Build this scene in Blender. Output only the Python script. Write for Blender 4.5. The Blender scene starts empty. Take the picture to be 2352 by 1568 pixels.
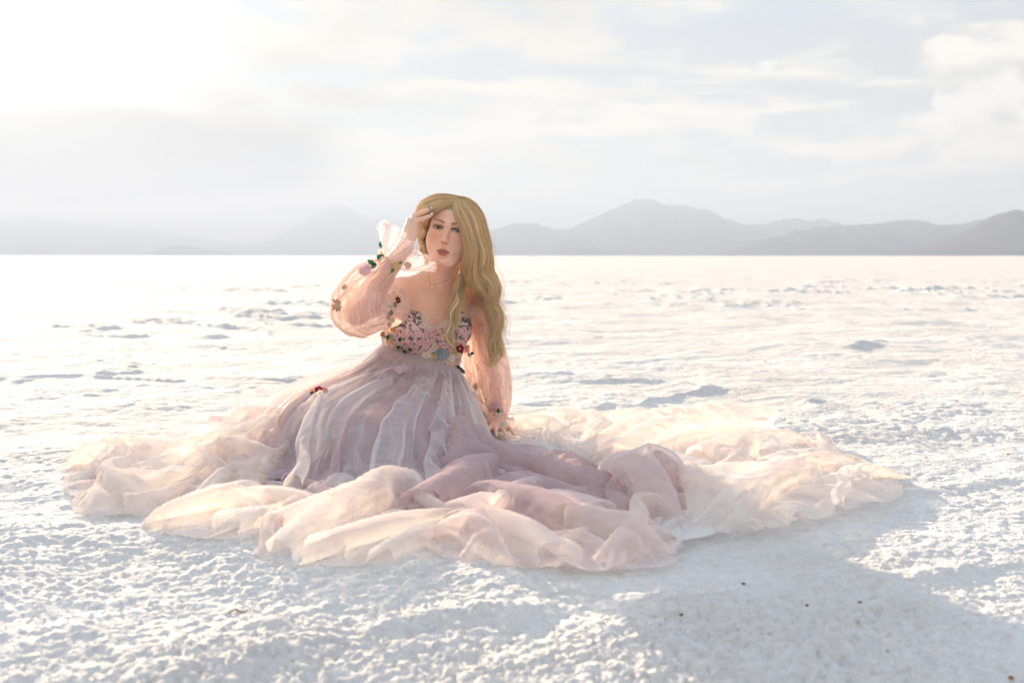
import bpy, bmesh, math, random
import numpy as np
from mathutils import Vector, Matrix

# ------------------------------------------------------------------ camera, sky, sun, exposure
scene = bpy.context.scene
col = scene.collection
rad = math.radians
CAM_H = 0.60                       # the photographer crouches
LENS, SENSOR = 40.0, 36.0
TILT = math.atan(197.0 / (2352.0 * LENS / SENSOR))
SUN_AZ, SUN_EL = rad(-24.0), rad(12.3)     # azimuth from +Y towards +X
SUN_DIR = Vector((math.sin(SUN_AZ) * math.cos(SUN_EL), math.cos(SUN_AZ) * math.cos(SUN_EL), math.sin(SUN_EL)))

cd = bpy.data.cameras.new('camera')
cam = bpy.data.objects.new('camera', cd); col.objects.link(cam)
cam.location = (0, 0, CAM_H); cam.rotation_euler = (math.pi / 2 - TILT, 0, 0)
cd.lens = LENS; cd.sensor_width = SENSOR
cd.clip_start = 0.05; cd.clip_end = 120000
cd.dof.use_dof = True; cd.dof.focus_distance = 3.62; cd.dof.aperture_fstop = 4.5
scene.camera = cam

world = bpy.data.worlds.new('World'); scene.world = world; world.use_nodes = True
def build_world():
    nt = world.node_tree; nt.nodes.clear(); N = nt.nodes.new; L = nt.links.new
    def math_(op, a, b=None, clamp=False):
        n = N('ShaderNodeMath'); n.operation = op; n.use_clamp = clamp
        for i, s in enumerate((a, b)):
            if s is None: continue
            if isinstance(s, (int, float)): n.inputs[i].default_value = s
            else: L(s, n.inputs[i])
        return n.outputs[0]
    def maprange(v, a, b, c=0.0, d=1.0, smooth=True):
        n = N('ShaderNodeMapRange'); n.interpolation_type = 'SMOOTHSTEP' if smooth else 'LINEAR'
        L(v, n.inputs[0])
        for i, s in enumerate((a, b, c, d)): n.inputs[i + 1].default_value = s
        return n.outputs[0]
    def mix(f, a, b, blend='MIX'):
        n = N('ShaderNodeMix'); n.data_type = 'RGBA'; n.blend_type = blend
        if isinstance(f, (int, float)): n.inputs[0].default_value = f
        else: L(f, n.inputs[0])
        for s, k in ((a, 6), (b, 7)):
            if isinstance(s, tuple): n.inputs[k].default_value = s + (1,)
            else: L(s, n.inputs[k])
        return n.outputs[2]
    def noise(vec, scale, detail, rough=0.55, dist=0.0):
        n = N('ShaderNodeTexNoise'); n.inputs['Scale'].default_value = scale
        n.inputs['Detail'].default_value = detail; n.inputs['Roughness'].default_value = rough
        n.inputs['Distortion'].default_value = dist; L(vec, n.inputs['Vector']); return n.outputs[0]
    sky = N('ShaderNodeTexSky'); sky.sky_type = 'NISHITA'; sky.sun_disc = False
    sky.sun_elevation = SUN_EL; sky.sun_rotation = SUN_AZ
    sky.altitude = 1200; sky.air_density = 1.0; sky.dust_density = 0.6; sky.ozone_density = 1.0
    tc = N('ShaderNodeTexCoord'); sep = N('ShaderNodeSeparateXYZ'); L(tc.outputs['Generated'], sep.inputs[0])
    x, y, z = sep.outputs
    # angle to the sun
    dp = N('ShaderNodeVectorMath'); dp.operation = 'DOT_PRODUCT'; L(tc.outputs['Generated'], dp.inputs[0]); dp.inputs[1].default_value = SUN_DIR
    ang = math_('ARCCOSINE', math_('MINIMUM', dp.outputs['Value'], 0.99999))
    # cloud decks lie on a level plane far above; the projection stretches them towards the horizon
    zz = math_('ADD', math_('MAXIMUM', z, 0.0), 0.055)
    comb = N('ShaderNodeCombineXYZ'); L(math_('DIVIDE', x, zz), comb.inputs[0]); L(math_('DIVIDE', y, zz), comb.inputs[1])
    n1 = noise(comb.outputs[0], 0.50, 5, 0.6, 0.45)
    n2 = noise(comb.outputs[0], 1.9, 5, 0.62, 0.3)
    deck = math_('ADD', math_('MULTIPLY', n1, 0.60), math_('MULTIPLY', n2, 0.40))
    m_deck = maprange(deck, 0.45, 0.56)
    # thicker parts of the deck are greyer underneath
    thick = maprange(noise(comb.outputs[0], 0.38, 4, 0.55, 0.5), 0.46, 0.66)
    # cumulus bank: rounded heads, in direction space
    sc_ = N('ShaderNodeVectorMath'); sc_.operation = 'MULTIPLY'; L(tc.outputs['Generated'], sc_.inputs[0]); sc_.inputs[1].default_value = (1, 1, 1.5)
    cu = noise(sc_.outputs[0], 13.0, 6, 0.56, 0.15)
    az = math_('ARCTAN2', x, y)
    def bump(v, c, w): return maprange(math_('ABSOLUTE', math_('SUBTRACT', v, c)), w, 0.0)
    cu_zone = math_('MULTIPLY', bump(az, rad(25), rad(11)), bump(z, 0.125, 0.075))
    m_cu = maprange(math_('ADD', cu, math_('MULTIPLY', cu_zone, 0.36)), 0.66, 0.71)
    cu_dark = maprange(noise(sc_.outputs[0], 24.0, 3, 0.55), 0.42, 0.60)
    # low grey bank away to the left under the sun
    bank_n = noise(sc_.outputs[0], 9.0, 4, 0.55, 0.3)
    bank_zone = math_('MULTIPLY', bump(az, rad(-19), rad(17)), bump(z, 0.080, 0.070))
    m_bank = maprange(math_('ADD', math_('MULTIPLY', bank_zone, 0.9), math_('MULTIPLY', bank_n, 0.6)), 0.42, 0.80)
    base = mix(1.0, sky.outputs[0], (0.58, 0.64, 0.76), 'MULTIPLY')
    CLOUD = 1.0
    glow_w = math_('POWER', 2.718, math_('MULTIPLY', math_('MULTIPLY', ang, ang), -1.0 / (2 * rad(6.5) ** 2)))
    veil = maprange(z, 0.0, 0.6, 0.72, 0.80, False)      # thin high haze, thicker towards the horizon
    c0 = mix(veil, base, mix(maprange(z, 0.13, 0.40), (2.6, 2.36, 1.92), (3.2, 4.1, 5.35)))
    lit = mix(glow_w, (4.5, 4.1, 3.4), (5.3, 4.9, 4.2))
    gry = mix(glow_w, (1.95, 1.95, 1.88), (2.15, 2.12, 2.05))
    cloudcol = mix(math_('MULTIPLY', thick, 0.75), lit, gry)
    c1 = mix(math_('MULTIPLY', m_deck, 0.95), c0, cloudcol)
    c2 = mix(math_('MULTIPLY', m_bank, 0.9), c1, gry)
    cucol = mix(math_('MULTIPLY', cu_dark, 0.8), (4.5, 4.2, 3.7), (2.4, 2.42, 2.38))
    c3 = mix(math_('MULTIPLY', m_cu, 0.85), c2, cucol)
    g = math_('POWER', 2.718, math_('MULTIPLY', math_('MULTIPLY', ang, ang), -1.0 / (2 * rad(5.0) ** 2)))
    gl = N('ShaderNodeVectorMath'); gl.operation = 'SCALE'; gl.inputs[0].default_value = (2.9, 2.7, 2.35); L(g, gl.inputs['Scale'])
    c4 = mix(1.0, c3, gl.outputs[0], 'ADD')
    bg = N('ShaderNodeBackground'); bg.inputs['Strength'].default_value = 0.05; L(c4, bg.inputs['Color'])
    out = N('ShaderNodeOutputWorld'); L(bg.outputs[0], out.inputs[0])
build_world()
world.cycles.sampling_method = 'MANUAL'; world.cycles.sample_map_resolution = 512

sd = bpy.data.lights.new('sun', 'SUN'); sd.energy = 3.6; sd.angle = rad(0.6); sd.color = (1.0, 0.78, 0.54)
sun = bpy.data.objects.new('sun', sd); col.objects.link(sun)
sun.rotation_euler = (-SUN_DIR).to_track_quat('-Z', 'Y').to_euler(); sun.location = (-3, 6, 4)

scene.view_settings.view_transform = 'Standard'; scene.view_settings.look = 'None'
scene.view_settings.gamma = 1.0; scene.view_settings.use_curve_mapping = False
scene.view_settings.exposure = 2.37
cy = scene.cycles
cy.max_bounces = 8; cy.diffuse_bounces = 4; cy.glossy_bounces = 3; cy.transmission_bounces = 6
cy.transparent_max_bounces = 18; cy.volume_bounces = 0; cy.use_denoising = True; cy.use_adaptive_sampling = True; cy.adaptive_threshold = .025; cy.adaptive_min_samples = 24
cy.sample_clamp_indirect = 8.0; cy.caustics_reflective = False; cy.caustics_refractive = False

# ------------------------------------------------------------------ helpers
F_PX = 2352.0 * LENS / SENSOR
_ct, _st = math.cos(TILT), math.sin(TILT)
def ray(px, py):
    """direction (dx, 1, dz) of a spot measured on the photograph (2352 x 1568)"""
    u = (px - 1176.0) / F_PX; v = (784.0 - py) / F_PX
    dy = _ct + v * _st; dz = -_st + v * _ct
    return u / dy, dz / dy
def P(px, py, Y):
    dx, dz = ray(px, py); return np.array((dx * Y, Y, CAM_H + dz * Y))
def G(px, py, z=0.0):
    dx, dz = ray(px, py); Y = (z - CAM_H) / dz; return np.array((dx * Y, Y, z))

def material(name):
    m = bpy.data.materials.new(name); m.use_nodes = True
    nt = m.node_tree; nt.nodes.clear()
    return m, nt, nt.nodes.new, nt.links.new
def mesh_obj(name, verts, faces, mat=None, parent=None, smooth=True, attrs=None, uv=None):
    me = bpy.data.meshes.new(name)
    verts = np.asarray(verts, dtype=np.float32); 
    if isinstance(faces, np.ndarray):
        k = faces.shape[1]; nf = len(faces)
        me.vertices.add(len(verts)); me.vertices.foreach_set('co', verts.ravel())
        me.loops.add(nf * k); me.loops.foreach_set('vertex_index', faces.astype(np.int32).ravel())
        me.polygons.add(nf)
        me.polygons.foreach_set('loop_start', np.arange(0, nf * k, k, dtype=np.int32))
        me.update(calc_edges=True); me.validate()
    else:
        me.from_pydata(verts.tolist(), [], faces); me.update()
    if smooth: me.polygons.foreach_set('use_smooth', np.ones(len(me.polygons), dtype=bool))
    for k, (typ, data) in (attrs or {}).items():
        a = me.attributes.new(k, typ, 'POINT')
        a.data.foreach_set('color' if 'COLOR' in typ else ('vector' if typ == 'FLOAT_VECTOR' else 'value'), np.asarray(data, dtype=np.float32).ravel())
    if mat: me.materials.append(mat)
    o = bpy.data.objects.new(name, me); col.objects.link(o)
    if parent is not None: o.parent = parent
    return o
def tag(o, label=None, cat=None, group=None, kind=None):
    for k, v in (('label', label), ('category', cat), ('group', group), ('kind', kind)):
        if v: o[k] = v
    return o
def grid_faces(nr, nc, wrap=False, off=0):
    c = nc if wrap else nc - 1
    i, j = np.meshgrid(np.arange(nr - 1), np.arange(c), indexing='ij')
    j2 = (j + 1) % nc
    return np.stack([i * nc + j, i * nc + j2, (i + 1) * nc + j2, (i + 1) * nc + j], -1).reshape(-1, 4) + off

# hashed lattice noise in numpy
def _hash(ix, iy, s):
    h = (ix.astype(np.int64) * 374761393 + iy.astype(np.int64) * 668265263 + s * 974634777) & 0xffffffff
    h = ((h ^ (h >> 13)) * 1274126177) & 0xffffffff
    h = h ^ (h >> 16)
    return (h & 0xffff).astype(np.float32) / 65535.0
def vnoise(x, y, s=0):
    ix = np.floor(x); iy = np.floor(y); fx = x - ix; fy = y - iy
    fx = fx * fx * fx * (fx * (fx * 6 - 15) + 10); fy = fy * fy * fy * (fy * (fy * 6 - 15) + 10)
    a = _hash(ix, iy, s); b = _hash(ix + 1, iy, s); c = _hash(ix, iy + 1, s); d = _hash(ix + 1, iy + 1, s)
    return (a + (b - a) * fx) * (1 - fy) + (c + (d - c) * fx) * fy
def fbm(x, y, s=0, o=4, r=0.5):
    v = 0; a = 1; t = 0
    for k in range(o):
        v = v + a * vnoise(x * 2 ** k + 17.3 * k, y * 2 ** k - 9.1 * k, s + k); t += a; a *= r
    return v / t
def lumps(x, y, s=0):
    """popcorn crust: rounded heads on a jittered lattice, 0..1"""
    ix = np.floor(x); iy = np.floor(y); best = np.zeros_like(x)
    for dx in (-1, 0, 1):
        for dy in (-1, 0, 1):
            cx = ix + dx; cyy = iy + dy
            px = cx + 0.15 + 0.7 * _hash(cx, cyy, s); py = cyy + 0.15 + 0.7 * _hash(cx, cyy, s + 7)
            rr = 0.45 + 0.4 * _hash(cx, cyy, s + 13)
            d2 = ((x - px) ** 2 + (y - py) ** 2) / (rr * rr)
            best = np.maximum(best, np.sqrt(np.maximum(1 - d2, 0)) * rr * 1.25)
    return best

# ------------------------------------------------------------------ the salt flat
def _seg(x0, y0, x1, y1, w, h):
    a, b = G(x0, y0), G(x1, y1); return (a[0], a[1], b[0], b[1], w, h)
RIDGES = [_seg(1620, 1395, 2050, 1335, .045, .013), _seg(2050, 1335, 2352, 1275, .045, .014), _seg(900, 1445, 1260, 1395, .035, .011),
          _seg(380, 1520, 720, 1450, .035, .009), _seg(0, 1175, 320, 1135, .05, .011), _seg(1840, 1490, 1960, 1560, .03, .011),
          _seg(0, 866, 250, 856, .05, .016), _seg(1130, 862, 1290, 858, .05, .013), _seg(1950, 795, 2060, 780, .07, .018), _seg(2060, 740, 2170, 735, .09, .022), _seg(1290, 775, 1400, 770, .07, .018),
          _seg(1640, 912, 1860, 905, .045, .013), _seg(140, 748, 260, 742, .09, .020), _seg(2060, 1110, 2352, 1085, .045, .011), _seg(600, 1410, 760, 1380, .035, .009)]
def ground_height(x, y, step=None):
    r = np.hypot(x, y) if step is None else None
    step = 0.004 if step is None else step
    def fade(cell): return np.clip((cell / step - 1.6) / 2.0, 0, 1)
    far = np.clip((np.hypot(x, y) - 6) / 20, 0, 1)
    # broad swells and pan edges
    wx = x + 0.25 * fbm(x * 1.1, y * 1.1, 3, 3); wy = y + 0.25 * fbm(x * 1.1, y * 1.1, 31, 3)
    h = (fbm(wx * 0.9, wy * 0.9, 40, 3) - 0.5) * 0.045 * fade(1.0)
    h = h + (fbm(wx * 3.2, wy * 3.2, 50, 3) - 0.5) * 0.033 * fade(0.3)
    # pressure ridges: thin raised rims, patchy
    rd = 1 - np.abs(fbm(wx * 0.75, wy * 0.95, 60, 4) - 0.5) * 2
    rim = np.clip((rd - 0.90) / 0.10, 0, 1) ** 1.5
    patch = np.clip((fbm(x * 0.4, y * 0.4, 70, 3) - 0.45) / 0.2, 0, 1)
    h = h + rim * patch * (0.022 + 0.05 * far) * fade(0.4)
    # trodden ridges and scuffs near the photographer, and a few raised rims farther out
    for ax0, ay0, ax1, ay1, w, hh in RIDGES:
        ex, ey = ax1 - ax0, ay1 - ay0; L2 = ex * ex + ey * ey
        t = np.clip(((wx - .12 - ax0) * ex + (wy - .12 - ay0) * ey) / L2, 0, 1)
        d2 = (wx - .12 - ax0 - t * ex) ** 2 + (wy - .12 - ay0 - t * ey) ** 2
        h = h + hh * np.exp(-d2 / (w * w)) * (.35 + 1.1 * vnoise(x * 7, y * 7, 77)) * fade(w * 2.5)
    rough = np.clip((fbm(wx * 1.7, wy * 1.7, 80, 3) - 0.36) / 0.22, 0.12, 1.25)
    jx = x + 0.03 * fbm(x * 26, y * 26, 5, 2); jy = y + 0.03 * fbm(x * 26, y * 26, 6, 2)
    h = h + lumps(jx / 0.085, jy / 0.085, 90) * 0.0075 * rough * fade(0.085)
    h = h + lumps(jx / 0.027, jy / 0.027, 91) * 0.0058 * rough * fade(0.027)
    h = h + lumps(jx / 0.0122, jy / 0.0122, 92) * 0.0085 * (.45 + .55 * rough) * fade(0.0122) + (fbm(x * 55, y * 55, 95, 3) - .5) * .010 * fade(.02)
    return h - 0.018

def build_ground():
    m, nt, N, L = material('salt_crust')
    geo = N('ShaderNodeNewGeometry')
    def noise(scale, detail, rough=0.6):
        n = N('ShaderNodeTexNoise'); n.inputs['Scale'].default_value = scale; n.inputs['Detail'].default_value = detail
        n.inputs['Roughness'].default_value = rough; L(geo.outputs['Position'], n.inputs['Vector']); return n
    n1 = noise(1.3, 2); n2 = noise(38.0, 2)
    ramp = N('ShaderNodeValToRGB'); L(n1.outputs[0], ramp.inputs[0])
    ramp.color_ramp.elements[0].position = 0.3; ramp.color_ramp.elements[0].color = (0.62, 0.595, 0.57, 1)
    ramp.color_ramp.elements[1].position = 0.65; ramp.color_ramp.elements[1].color = (0.735, 0.72, 0.705, 1)
    mx = N('ShaderNodeMix'); mx.data_type = 'RGBA'; mx.blend_type = 'MULTIPLY'; mx.inputs[0].default_value = 0.25
    r2 = N('ShaderNodeValToRGB'); L(n2.outputs[0], r2.inputs[0])
    r2.color_ramp.elements[0].position = 0.35; r2.color_ramp.elements[0].color = (0.72, 0.69, 0.66, 1)
    r2.color_ramp.elements[1].position = 0.55; r2.color_ramp.elements[1].color = (1, 1, 1, 1)
    L(ramp.outputs[0], mx.inputs[6]); L(r2.outputs[0], mx.inputs[7])
    bs = N('ShaderNodeBsdfPrincipled'); L(mx.outputs[2], bs.inputs['Base Color'])
    bs.inputs['Roughness'].default_value = 0.9; bs.inputs['Specular IOR Level'].default_value = 0.04
    vor = N('ShaderNodeTexVoronoi'); vor.inputs['Scale'].default_value = 150; L(geo.outputs['Position'], vor.inputs['Vector'])
    nf = noise(320, 1)
    b1 = N('ShaderNodeBump'); b1.inputs['Strength'].default_value = 0.5; b1.inputs['Distance'].default_value = 0.0022; b1.invert = True
    L(vor.outputs['Distance'], b1.inputs['Height'])
    b2 = N('ShaderNodeBump'); b2.inputs['Strength'].default_value = 0.4; b2.inputs['Distance'].default_value = 0.0012; L(nf.outputs[0], b2.inputs['Height']); L(b1.outputs[0], b2.inputs['Normal'])
    nm = noise(6.5, 5, 0.72)
    b3 = N('ShaderNodeBump'); b3.inputs['Strength'].default_value = 0.9; b3.inputs['Distance'].default_value = 0.035; L(nm.outputs[0], b3.inputs['Height']); L(b2.outputs[0], b3.inputs['Normal'])
    L(b3.outputs[0], bs.inputs['Normal'])
    out = N('ShaderNodeOutputMaterial'); L(bs.outputs[0], out.inputs[0])
    # one polar sheet about the photographer: fine in front, coarse behind and far away
    th = [-math.pi]
    dt_f, dt_c = 0.0019, 0.06
    while th[-1] < math.pi:
        a = abs(th[-1]); k = min(max((a - rad(31)) / rad(25), 0), 1)
        th.append(th[-1] + dt_f + (dt_c - dt_f) * k ** 2)
    th = np.array(th[:-1]); nc = len(th)
    rs = [0.0, 0.15, 0.3, 0.45, 0.6, 0.75, 0.9, 1.0]
    while rs[-1] < 24000:
        r = rs[-1]
        k = 0.0028 if r < 4 else 0.0028 + 0.0052 * min((r - 4) / 12, 1) + 0.07 * min(max((r - 60) / 300, 0), 1)
        if r < 1.25: k = 0.02
        rs.append(r * (1 + k))
    rs[-1] = 24300.0; rs = np.array(rs); nr = len(rs)
    R, T = np.meshgrid(rs, th, indexing='ij')
    X = R * np.sin(T); Y = R * np.cos(T)
    dr = np.gradient(rs)[:, None]; dth = np.abs(np.gradient(th))[None, :]
    step = np.maximum(R * np.minimum(dth, 1), dr * 0.62) + 1e-4
    Z = ground_height(X.ravel().astype(np.float64), Y.ravel().astype(np.float64), step.ravel()).reshape(X.shape)
    # never stand over the lens, and run level beyond the near plain
    Z = Z * np.clip((400 - R) / 350, 0, 1)
    V = np.stack([X, Y, Z], -1).reshape(-1, 3)
    o = mesh_obj('ground', V, grid_faces(nr, nc, wrap=True), m)
    tag(o, 'white crusted salt flat stretching to the horizon', None, None, 'structure')
    print('ground', nr, nc, nr * nc)
    return o
build_ground()

# ------------------------------------------------------------------ far ranges
def build_mountains():
    m, nt, N, L = material('desert_rock')
    geo = N('ShaderNodeNewGeometry')
    n = N('ShaderNodeTexNoise'); n.inputs['Scale'].default_value = 0.0016; n.inputs['Detail'].default_value = 8; L(geo.outputs['Position'], n.inputs['Vector'])
    rp = N('ShaderNodeValToRGB'); L(n.outputs[0], rp.inputs[0])
    rp.color_ramp.elements[0].position = 0.35; rp.color_ramp.elements[0].color = (0.07, 0.07, 0.085, 1)
    rp.color_ramp.elements[1].position = 0.7; rp.color_ramp.elements[1].color = (0.14, 0.13, 0.14, 1)
    bs = N('ShaderNodeBsdfDiffuse'); L(rp.outputs[0], bs.inputs[0]); out = N('ShaderNodeOutputMaterial'); L(bs.outputs[0], out.inputs[0])
    K = 1.0 / F_PX
    def rng(name, label, dist, depth, pts, seed, rough=0.10):
        """skyline given as (x, height) pairs along the range, metres worked out from its distance"""
        xs = np.array([p[0] for p in pts], float); hs = np.array([587 - p[1] for p in pts], float)
        nx, ny = 420, 40
        gx = np.linspace(xs[0], xs[-1], nx)
        # smooth the skyline a little, then roughen it
        hh = np.interp(gx, xs, hs); ker = np.hanning(9); ker /= ker.sum()
        hh = np.convolve(np.pad(hh, 4, 'edge'), ker, 'valid')
        hh = hh + (fbm(gx / 14.0, gx * 0 + seed, seed, 4) - 0.5) * rough * np.sqrt(np.maximum(hh, 0)) * 10
        v = np.linspace(-1, 1, ny)
        A, Bv = np.meshgrid(gx, v)
        Hc = np.interp(A, gx, hh)
        Y = dist + Bv * depth
        X = (A - 1176) * K * dist * (1 + 0.0 * Bv)
        prof = np.clip(1 - np.abs(Bv), 0, 1)
        sp = fbm(A / 22.0, Bv * 2.2 + seed, seed + 5, 5, 0.55)        # spurs and gullies
        prof = np.clip(prof + (sp - 0.5) * 0.75 * prof * (1 - prof) * 2, 0, 1) ** 1.15
        Z = Hc * K * dist * prof - 3 + (1 - prof) * -4
        V = np.stack([X, Y, Z], -1).reshape(-1, 3)
        o = mesh_obj(name, V, grid_faces(ny, nx), m)
        tag(o, label, None, None, 'structure'); return o
    rng('mountain_range', 'hazy central mountain range with a broad double-shouldered peak', 14000, 2500,
        [(1040,587),(1090,545),(1130,525),(1180,512),(1230,512),(1270,525),(1310,522),(1350,505),(1400,482),(1440,462),(1475,453),(1500,458),(1530,470),(1580,471),(1620,480),(1660,500),(1710,514),(1760,512),(1800,500),(1830,497),(1860,506),(1890,502),(1930,514),(2000,530),(2080,550),(2160,587)], 3)
    rng('mountain_range', 'faint pyramid-shaped mountain far behind the raised hand', 21000, 2400,
        [(480,587),(560,562),(640,545),(680,520),(720,490),(750,474),(785,466),(815,478),(850,505),(890,496),(930,506),(980,520),(1050,530),(1120,545),(1200,587)], 11)
    rng('mountain_range', 'pale low ridge fading out in the glare at far left', 22000, 2000,
        [(-500,540),(-200,520),(0,505),(100,500),(220,512),(360,530),(460,545),(560,560),(680,587)], 17)
    rng('mountain_range', 'blue-grey ridge running in from the right edge', 9500, 1800,
        [(1640,587),(1700,570),(1760,548),(1820,530),(1880,520),(1960,515),(2040,508),(2100,504),(2150,514),(2200,512),(2260,500),(2330,485),(2420,470),(2600,480),(2900,520),(3100,587)], 23)
    rng('mountain_range', 'darkest nearest mountain shoulder at the right edge', 6500, 1200,
        [(2080,587),(2130,570),(2180,548),(2230,520),(2270,500),(2300,484),(2330,480),(2380,488),(2450,478),(2560,490),(2700,520),(2850,560),(2950,587)], 29)
    rng('mountain_range', 'small dark hill in front of the central range', 11500, 700,
        [(1240,587),(1270,566),(1300,552),(1330,549),(1360,556),(1390,574),(1420,587)], 37)
    rng('mountain_range', 'tiny low mound on the horizon far left', 14500, 900,
        [(330,587),(370,570),(410,562),(450,566),(500,575),(560,587)], 41)
build_mountains()

def build_haze():
    m, nt, N, L = material('haze_air')
    pv = N('ShaderNodeVolumePrincipled'); pv.inputs['Color'].default_value = (0.48, 0.58, 0.76, 1)
    pv.inputs['Density'].default_value = 1.5e-4; pv.inputs['Anisotropy'].default_value = 0.15
    out = N('ShaderNodeOutputMaterial'); L(pv.outputs[0], out.inputs['Volume'])
    a, b, c = 24500, -12, 830
    V = [(sx * a, sy * a, z) for z in (b, c) for sy in (-1, 1) for sx in (-1, 1)]
    Fc = [(0, 2, 3, 1), (4, 5, 7, 6), (0, 1, 5, 4), (2, 6, 7, 3), (0, 4, 6, 2), (1, 3, 7, 5)]
    o = mesh_obj('haze', V, Fc, m, smooth=False)
    tag(o, 'pale dusty air over the salt flat', None, None, 'stuff')
build_haze()

# ------------------------------------------------------------------ signed-distance modelling of the figure
def nrm(v): v = np.asarray(v, float); return v / np.linalg.norm(v)
class Cone:            # round cone between two joints
    def __init__(s, a, b, ra, rb, k=0.02):
        s.a, s.b, s.ra, s.rb, s.k = np.asarray(a, float), np.asarray(b, float), ra, rb, k
        m = max(ra, rb); s.lo = np.minimum(s.a, s.b) - m; s.hi = np.maximum(s.a, s.b) + m; s.sub = False
    def d(s, x, y, z):
        ba = s.b - s.a; L2 = ba @ ba
        px, py, pz = x - s.a[0], y - s.a[1], z - s.a[2]
        t = np.clip((px * ba[0] + py * ba[1] + pz * ba[2]) / L2, 0, 1)
        return np.sqrt((px - t * ba[0]) ** 2 + (py - t * ba[1]) ** 2 + (pz - t * ba[2]) ** 2) - (s.ra + (s.rb - s.ra) * t)
class Ell:             # oriented ellipsoid, axes as rows of M
    def __init__(s, c, r, M=np.eye(3), k=0.02, sub=False):
        s.c, s.r, s.M, s.k, s.sub = np.asarray(c, float), np.asarray(r, float), np.asarray(M, float), k, sub
        e = np.sqrt(((s.M * s.r[:, None]) ** 2).sum(0)); s.lo = s.c - e; s.hi = s.c + e
    def d(s, x, y, z):
        p = [x - s.c[0], y - s.c[1], z - s.c[2]]
        q = [s.M[i, 0] * p[0] + s.M[i, 1] * p[1] + s.M[i, 2] * p[2] for i in range(3)]
        k0 = np.sqrt(sum((q[i] / s.r[i]) ** 2 for i in range(3)))
        k1 = np.sqrt(sum((q[i] / s.r[i] ** 2) ** 2 for i in range(3))) + 1e-9
        return k0 * (k0 - 1) / k1
def smin(a, b, k):
    h = np.clip(0.5 + 0.5 * (b - a) / k, 0, 1); return b + (a - b) * h - k * h * (1 - h)
def smax(a, b, k): return -smin(-a, -b, k)
def axis(lo, hi, spans, coarse):
    """grid line positions: coarse steps, finer inside the given (from, to, step) spans"""
    out = [lo]
    while out[-1] < hi:
        st = coarse
        for a, b, h in spans:
            if a <= out[-1] < b: st = min(st, h)
        out.append(out[-1] + st)
    return np.array(out)
def field(prims, ax):
    f = np.full([len(a) for a in ax], 0.08, np.float32)
    for p in prims:
        pad = 0.012 + p.k * 1.2
        sl = tuple(slice(max(np.searchsorted(ax[i], p.lo[i] - pad) - 1, 0), np.searchsorted(ax[i], p.hi[i] + pad) + 1) for i in range(3))
        x, y, z = (ax[0][sl[0]][:, None, None], ax[1][sl[1]][None, :, None], ax[2][sl[2]][None, None, :])
        if 0 in (x.size, y.size, z.size): continue
        d = p.d(x, y, z).astype(np.float32)
        f[sl] = smax(f[sl], -d, p.k) if p.sub else smin(f[sl], d, p.k)
    return f
def sample_sdf(prims, pts):
    x, y, z = pts[:, 0], pts[:, 1], pts[:, 2]; f = np.full(len(pts), 0.5)
    for p in prims:
        d = p.d(x, y, z); f = smax(f, -d, p.k) if p.sub else smin(f, d, p.k)
    return f
def surface_nets(f, ax):
    s = f < 0
    nx, ny, nz = f.shape
    c = [s[i:nx - 1 + i, j:ny - 1 + j, k:nz - 1 + k] for i in (0, 1) for j in (0, 1) for k in (0, 1)]
    cnt = sum(a.astype(np.int8) for a in c)
    act = (cnt > 0) & (cnt < 8)
    idx = np.full(act.shape, -1, np.int64); I = np.argwhere(act); idx[act] = np.arange(len(I))
    acc = np.zeros((len(I), 3)); num = np.zeros(len(I))
    corners = [(i, j, k) for i in (0, 1) for j in (0, 1) for k in (0, 1)]
    vals = {q: f[I[:, 0] + q[0], I[:, 1] + q[1], I[:, 2] + q[2]] for q in corners}
    for q in corners:
        for a in range(3):
            if q[a]: continue
            w = list(q); w[a] = 1; w = tuple(w)
            va, vb = vals[q], vals[w]; m = (va < 0) != (vb < 0)
            t = np.where(m, va / np.where(m, va - vb, 1), 0)
            p = np.array(q, float)[None] + np.eye(3)[a][None] * t[:, None]
            acc[m] += p[m]; num[m] += 1
    fr = acc / num[:, None]
    V = np.stack([ax[i][I[:, i]] + fr[:, i] * (ax[i][I[:, i] + 1] - ax[i][I[:, i]]) for i in range(3)], -1)
    F = []
    for a in range(3):
        b, c2 = (a + 1) % 3, (a + 2) % 3
        s0 = [slice(None)] * 3; s1 = [slice(None)] * 3
        s0[a] = slice(0, -1); s1[a] = slice(1, None)
        for ax_ in (b, c2): s0[ax_] = slice(1, -1); s1[ax_] = slice(1, -1)
        A, B = s[tuple(s0)], s[tuple(s1)]
        E = np.argwhere(A != B)
        if not len(E): continue
        flip = A[E[:, 0], E[:, 1], E[:, 2]]
        E = E.copy(); E[:, b] += 1; E[:, c2] += 1
        def cell(db, dc):
            q = E.copy(); q[:, b] -= db; q[:, c2] -= dc; return idx[q[:, 0], q[:, 1], q[:, 2]]
        Q = np.stack([cell(1, 1), cell(0, 1), cell(0, 0), cell(1, 0)], -1)
        Q[~flip] = Q[~flip][:, ::-1]; F.append(Q)
    return V, np.concatenate(F)
def clip_mesh(V, F, keep):
    """keep faces whose vertices all satisfy the mask"""
    F = F[keep[F].all(1)]; used = np.unique(F); mp = np.full(len(V), -1); mp[used] = np.arange(len(used))
    return V[used], mp[F]

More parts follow.
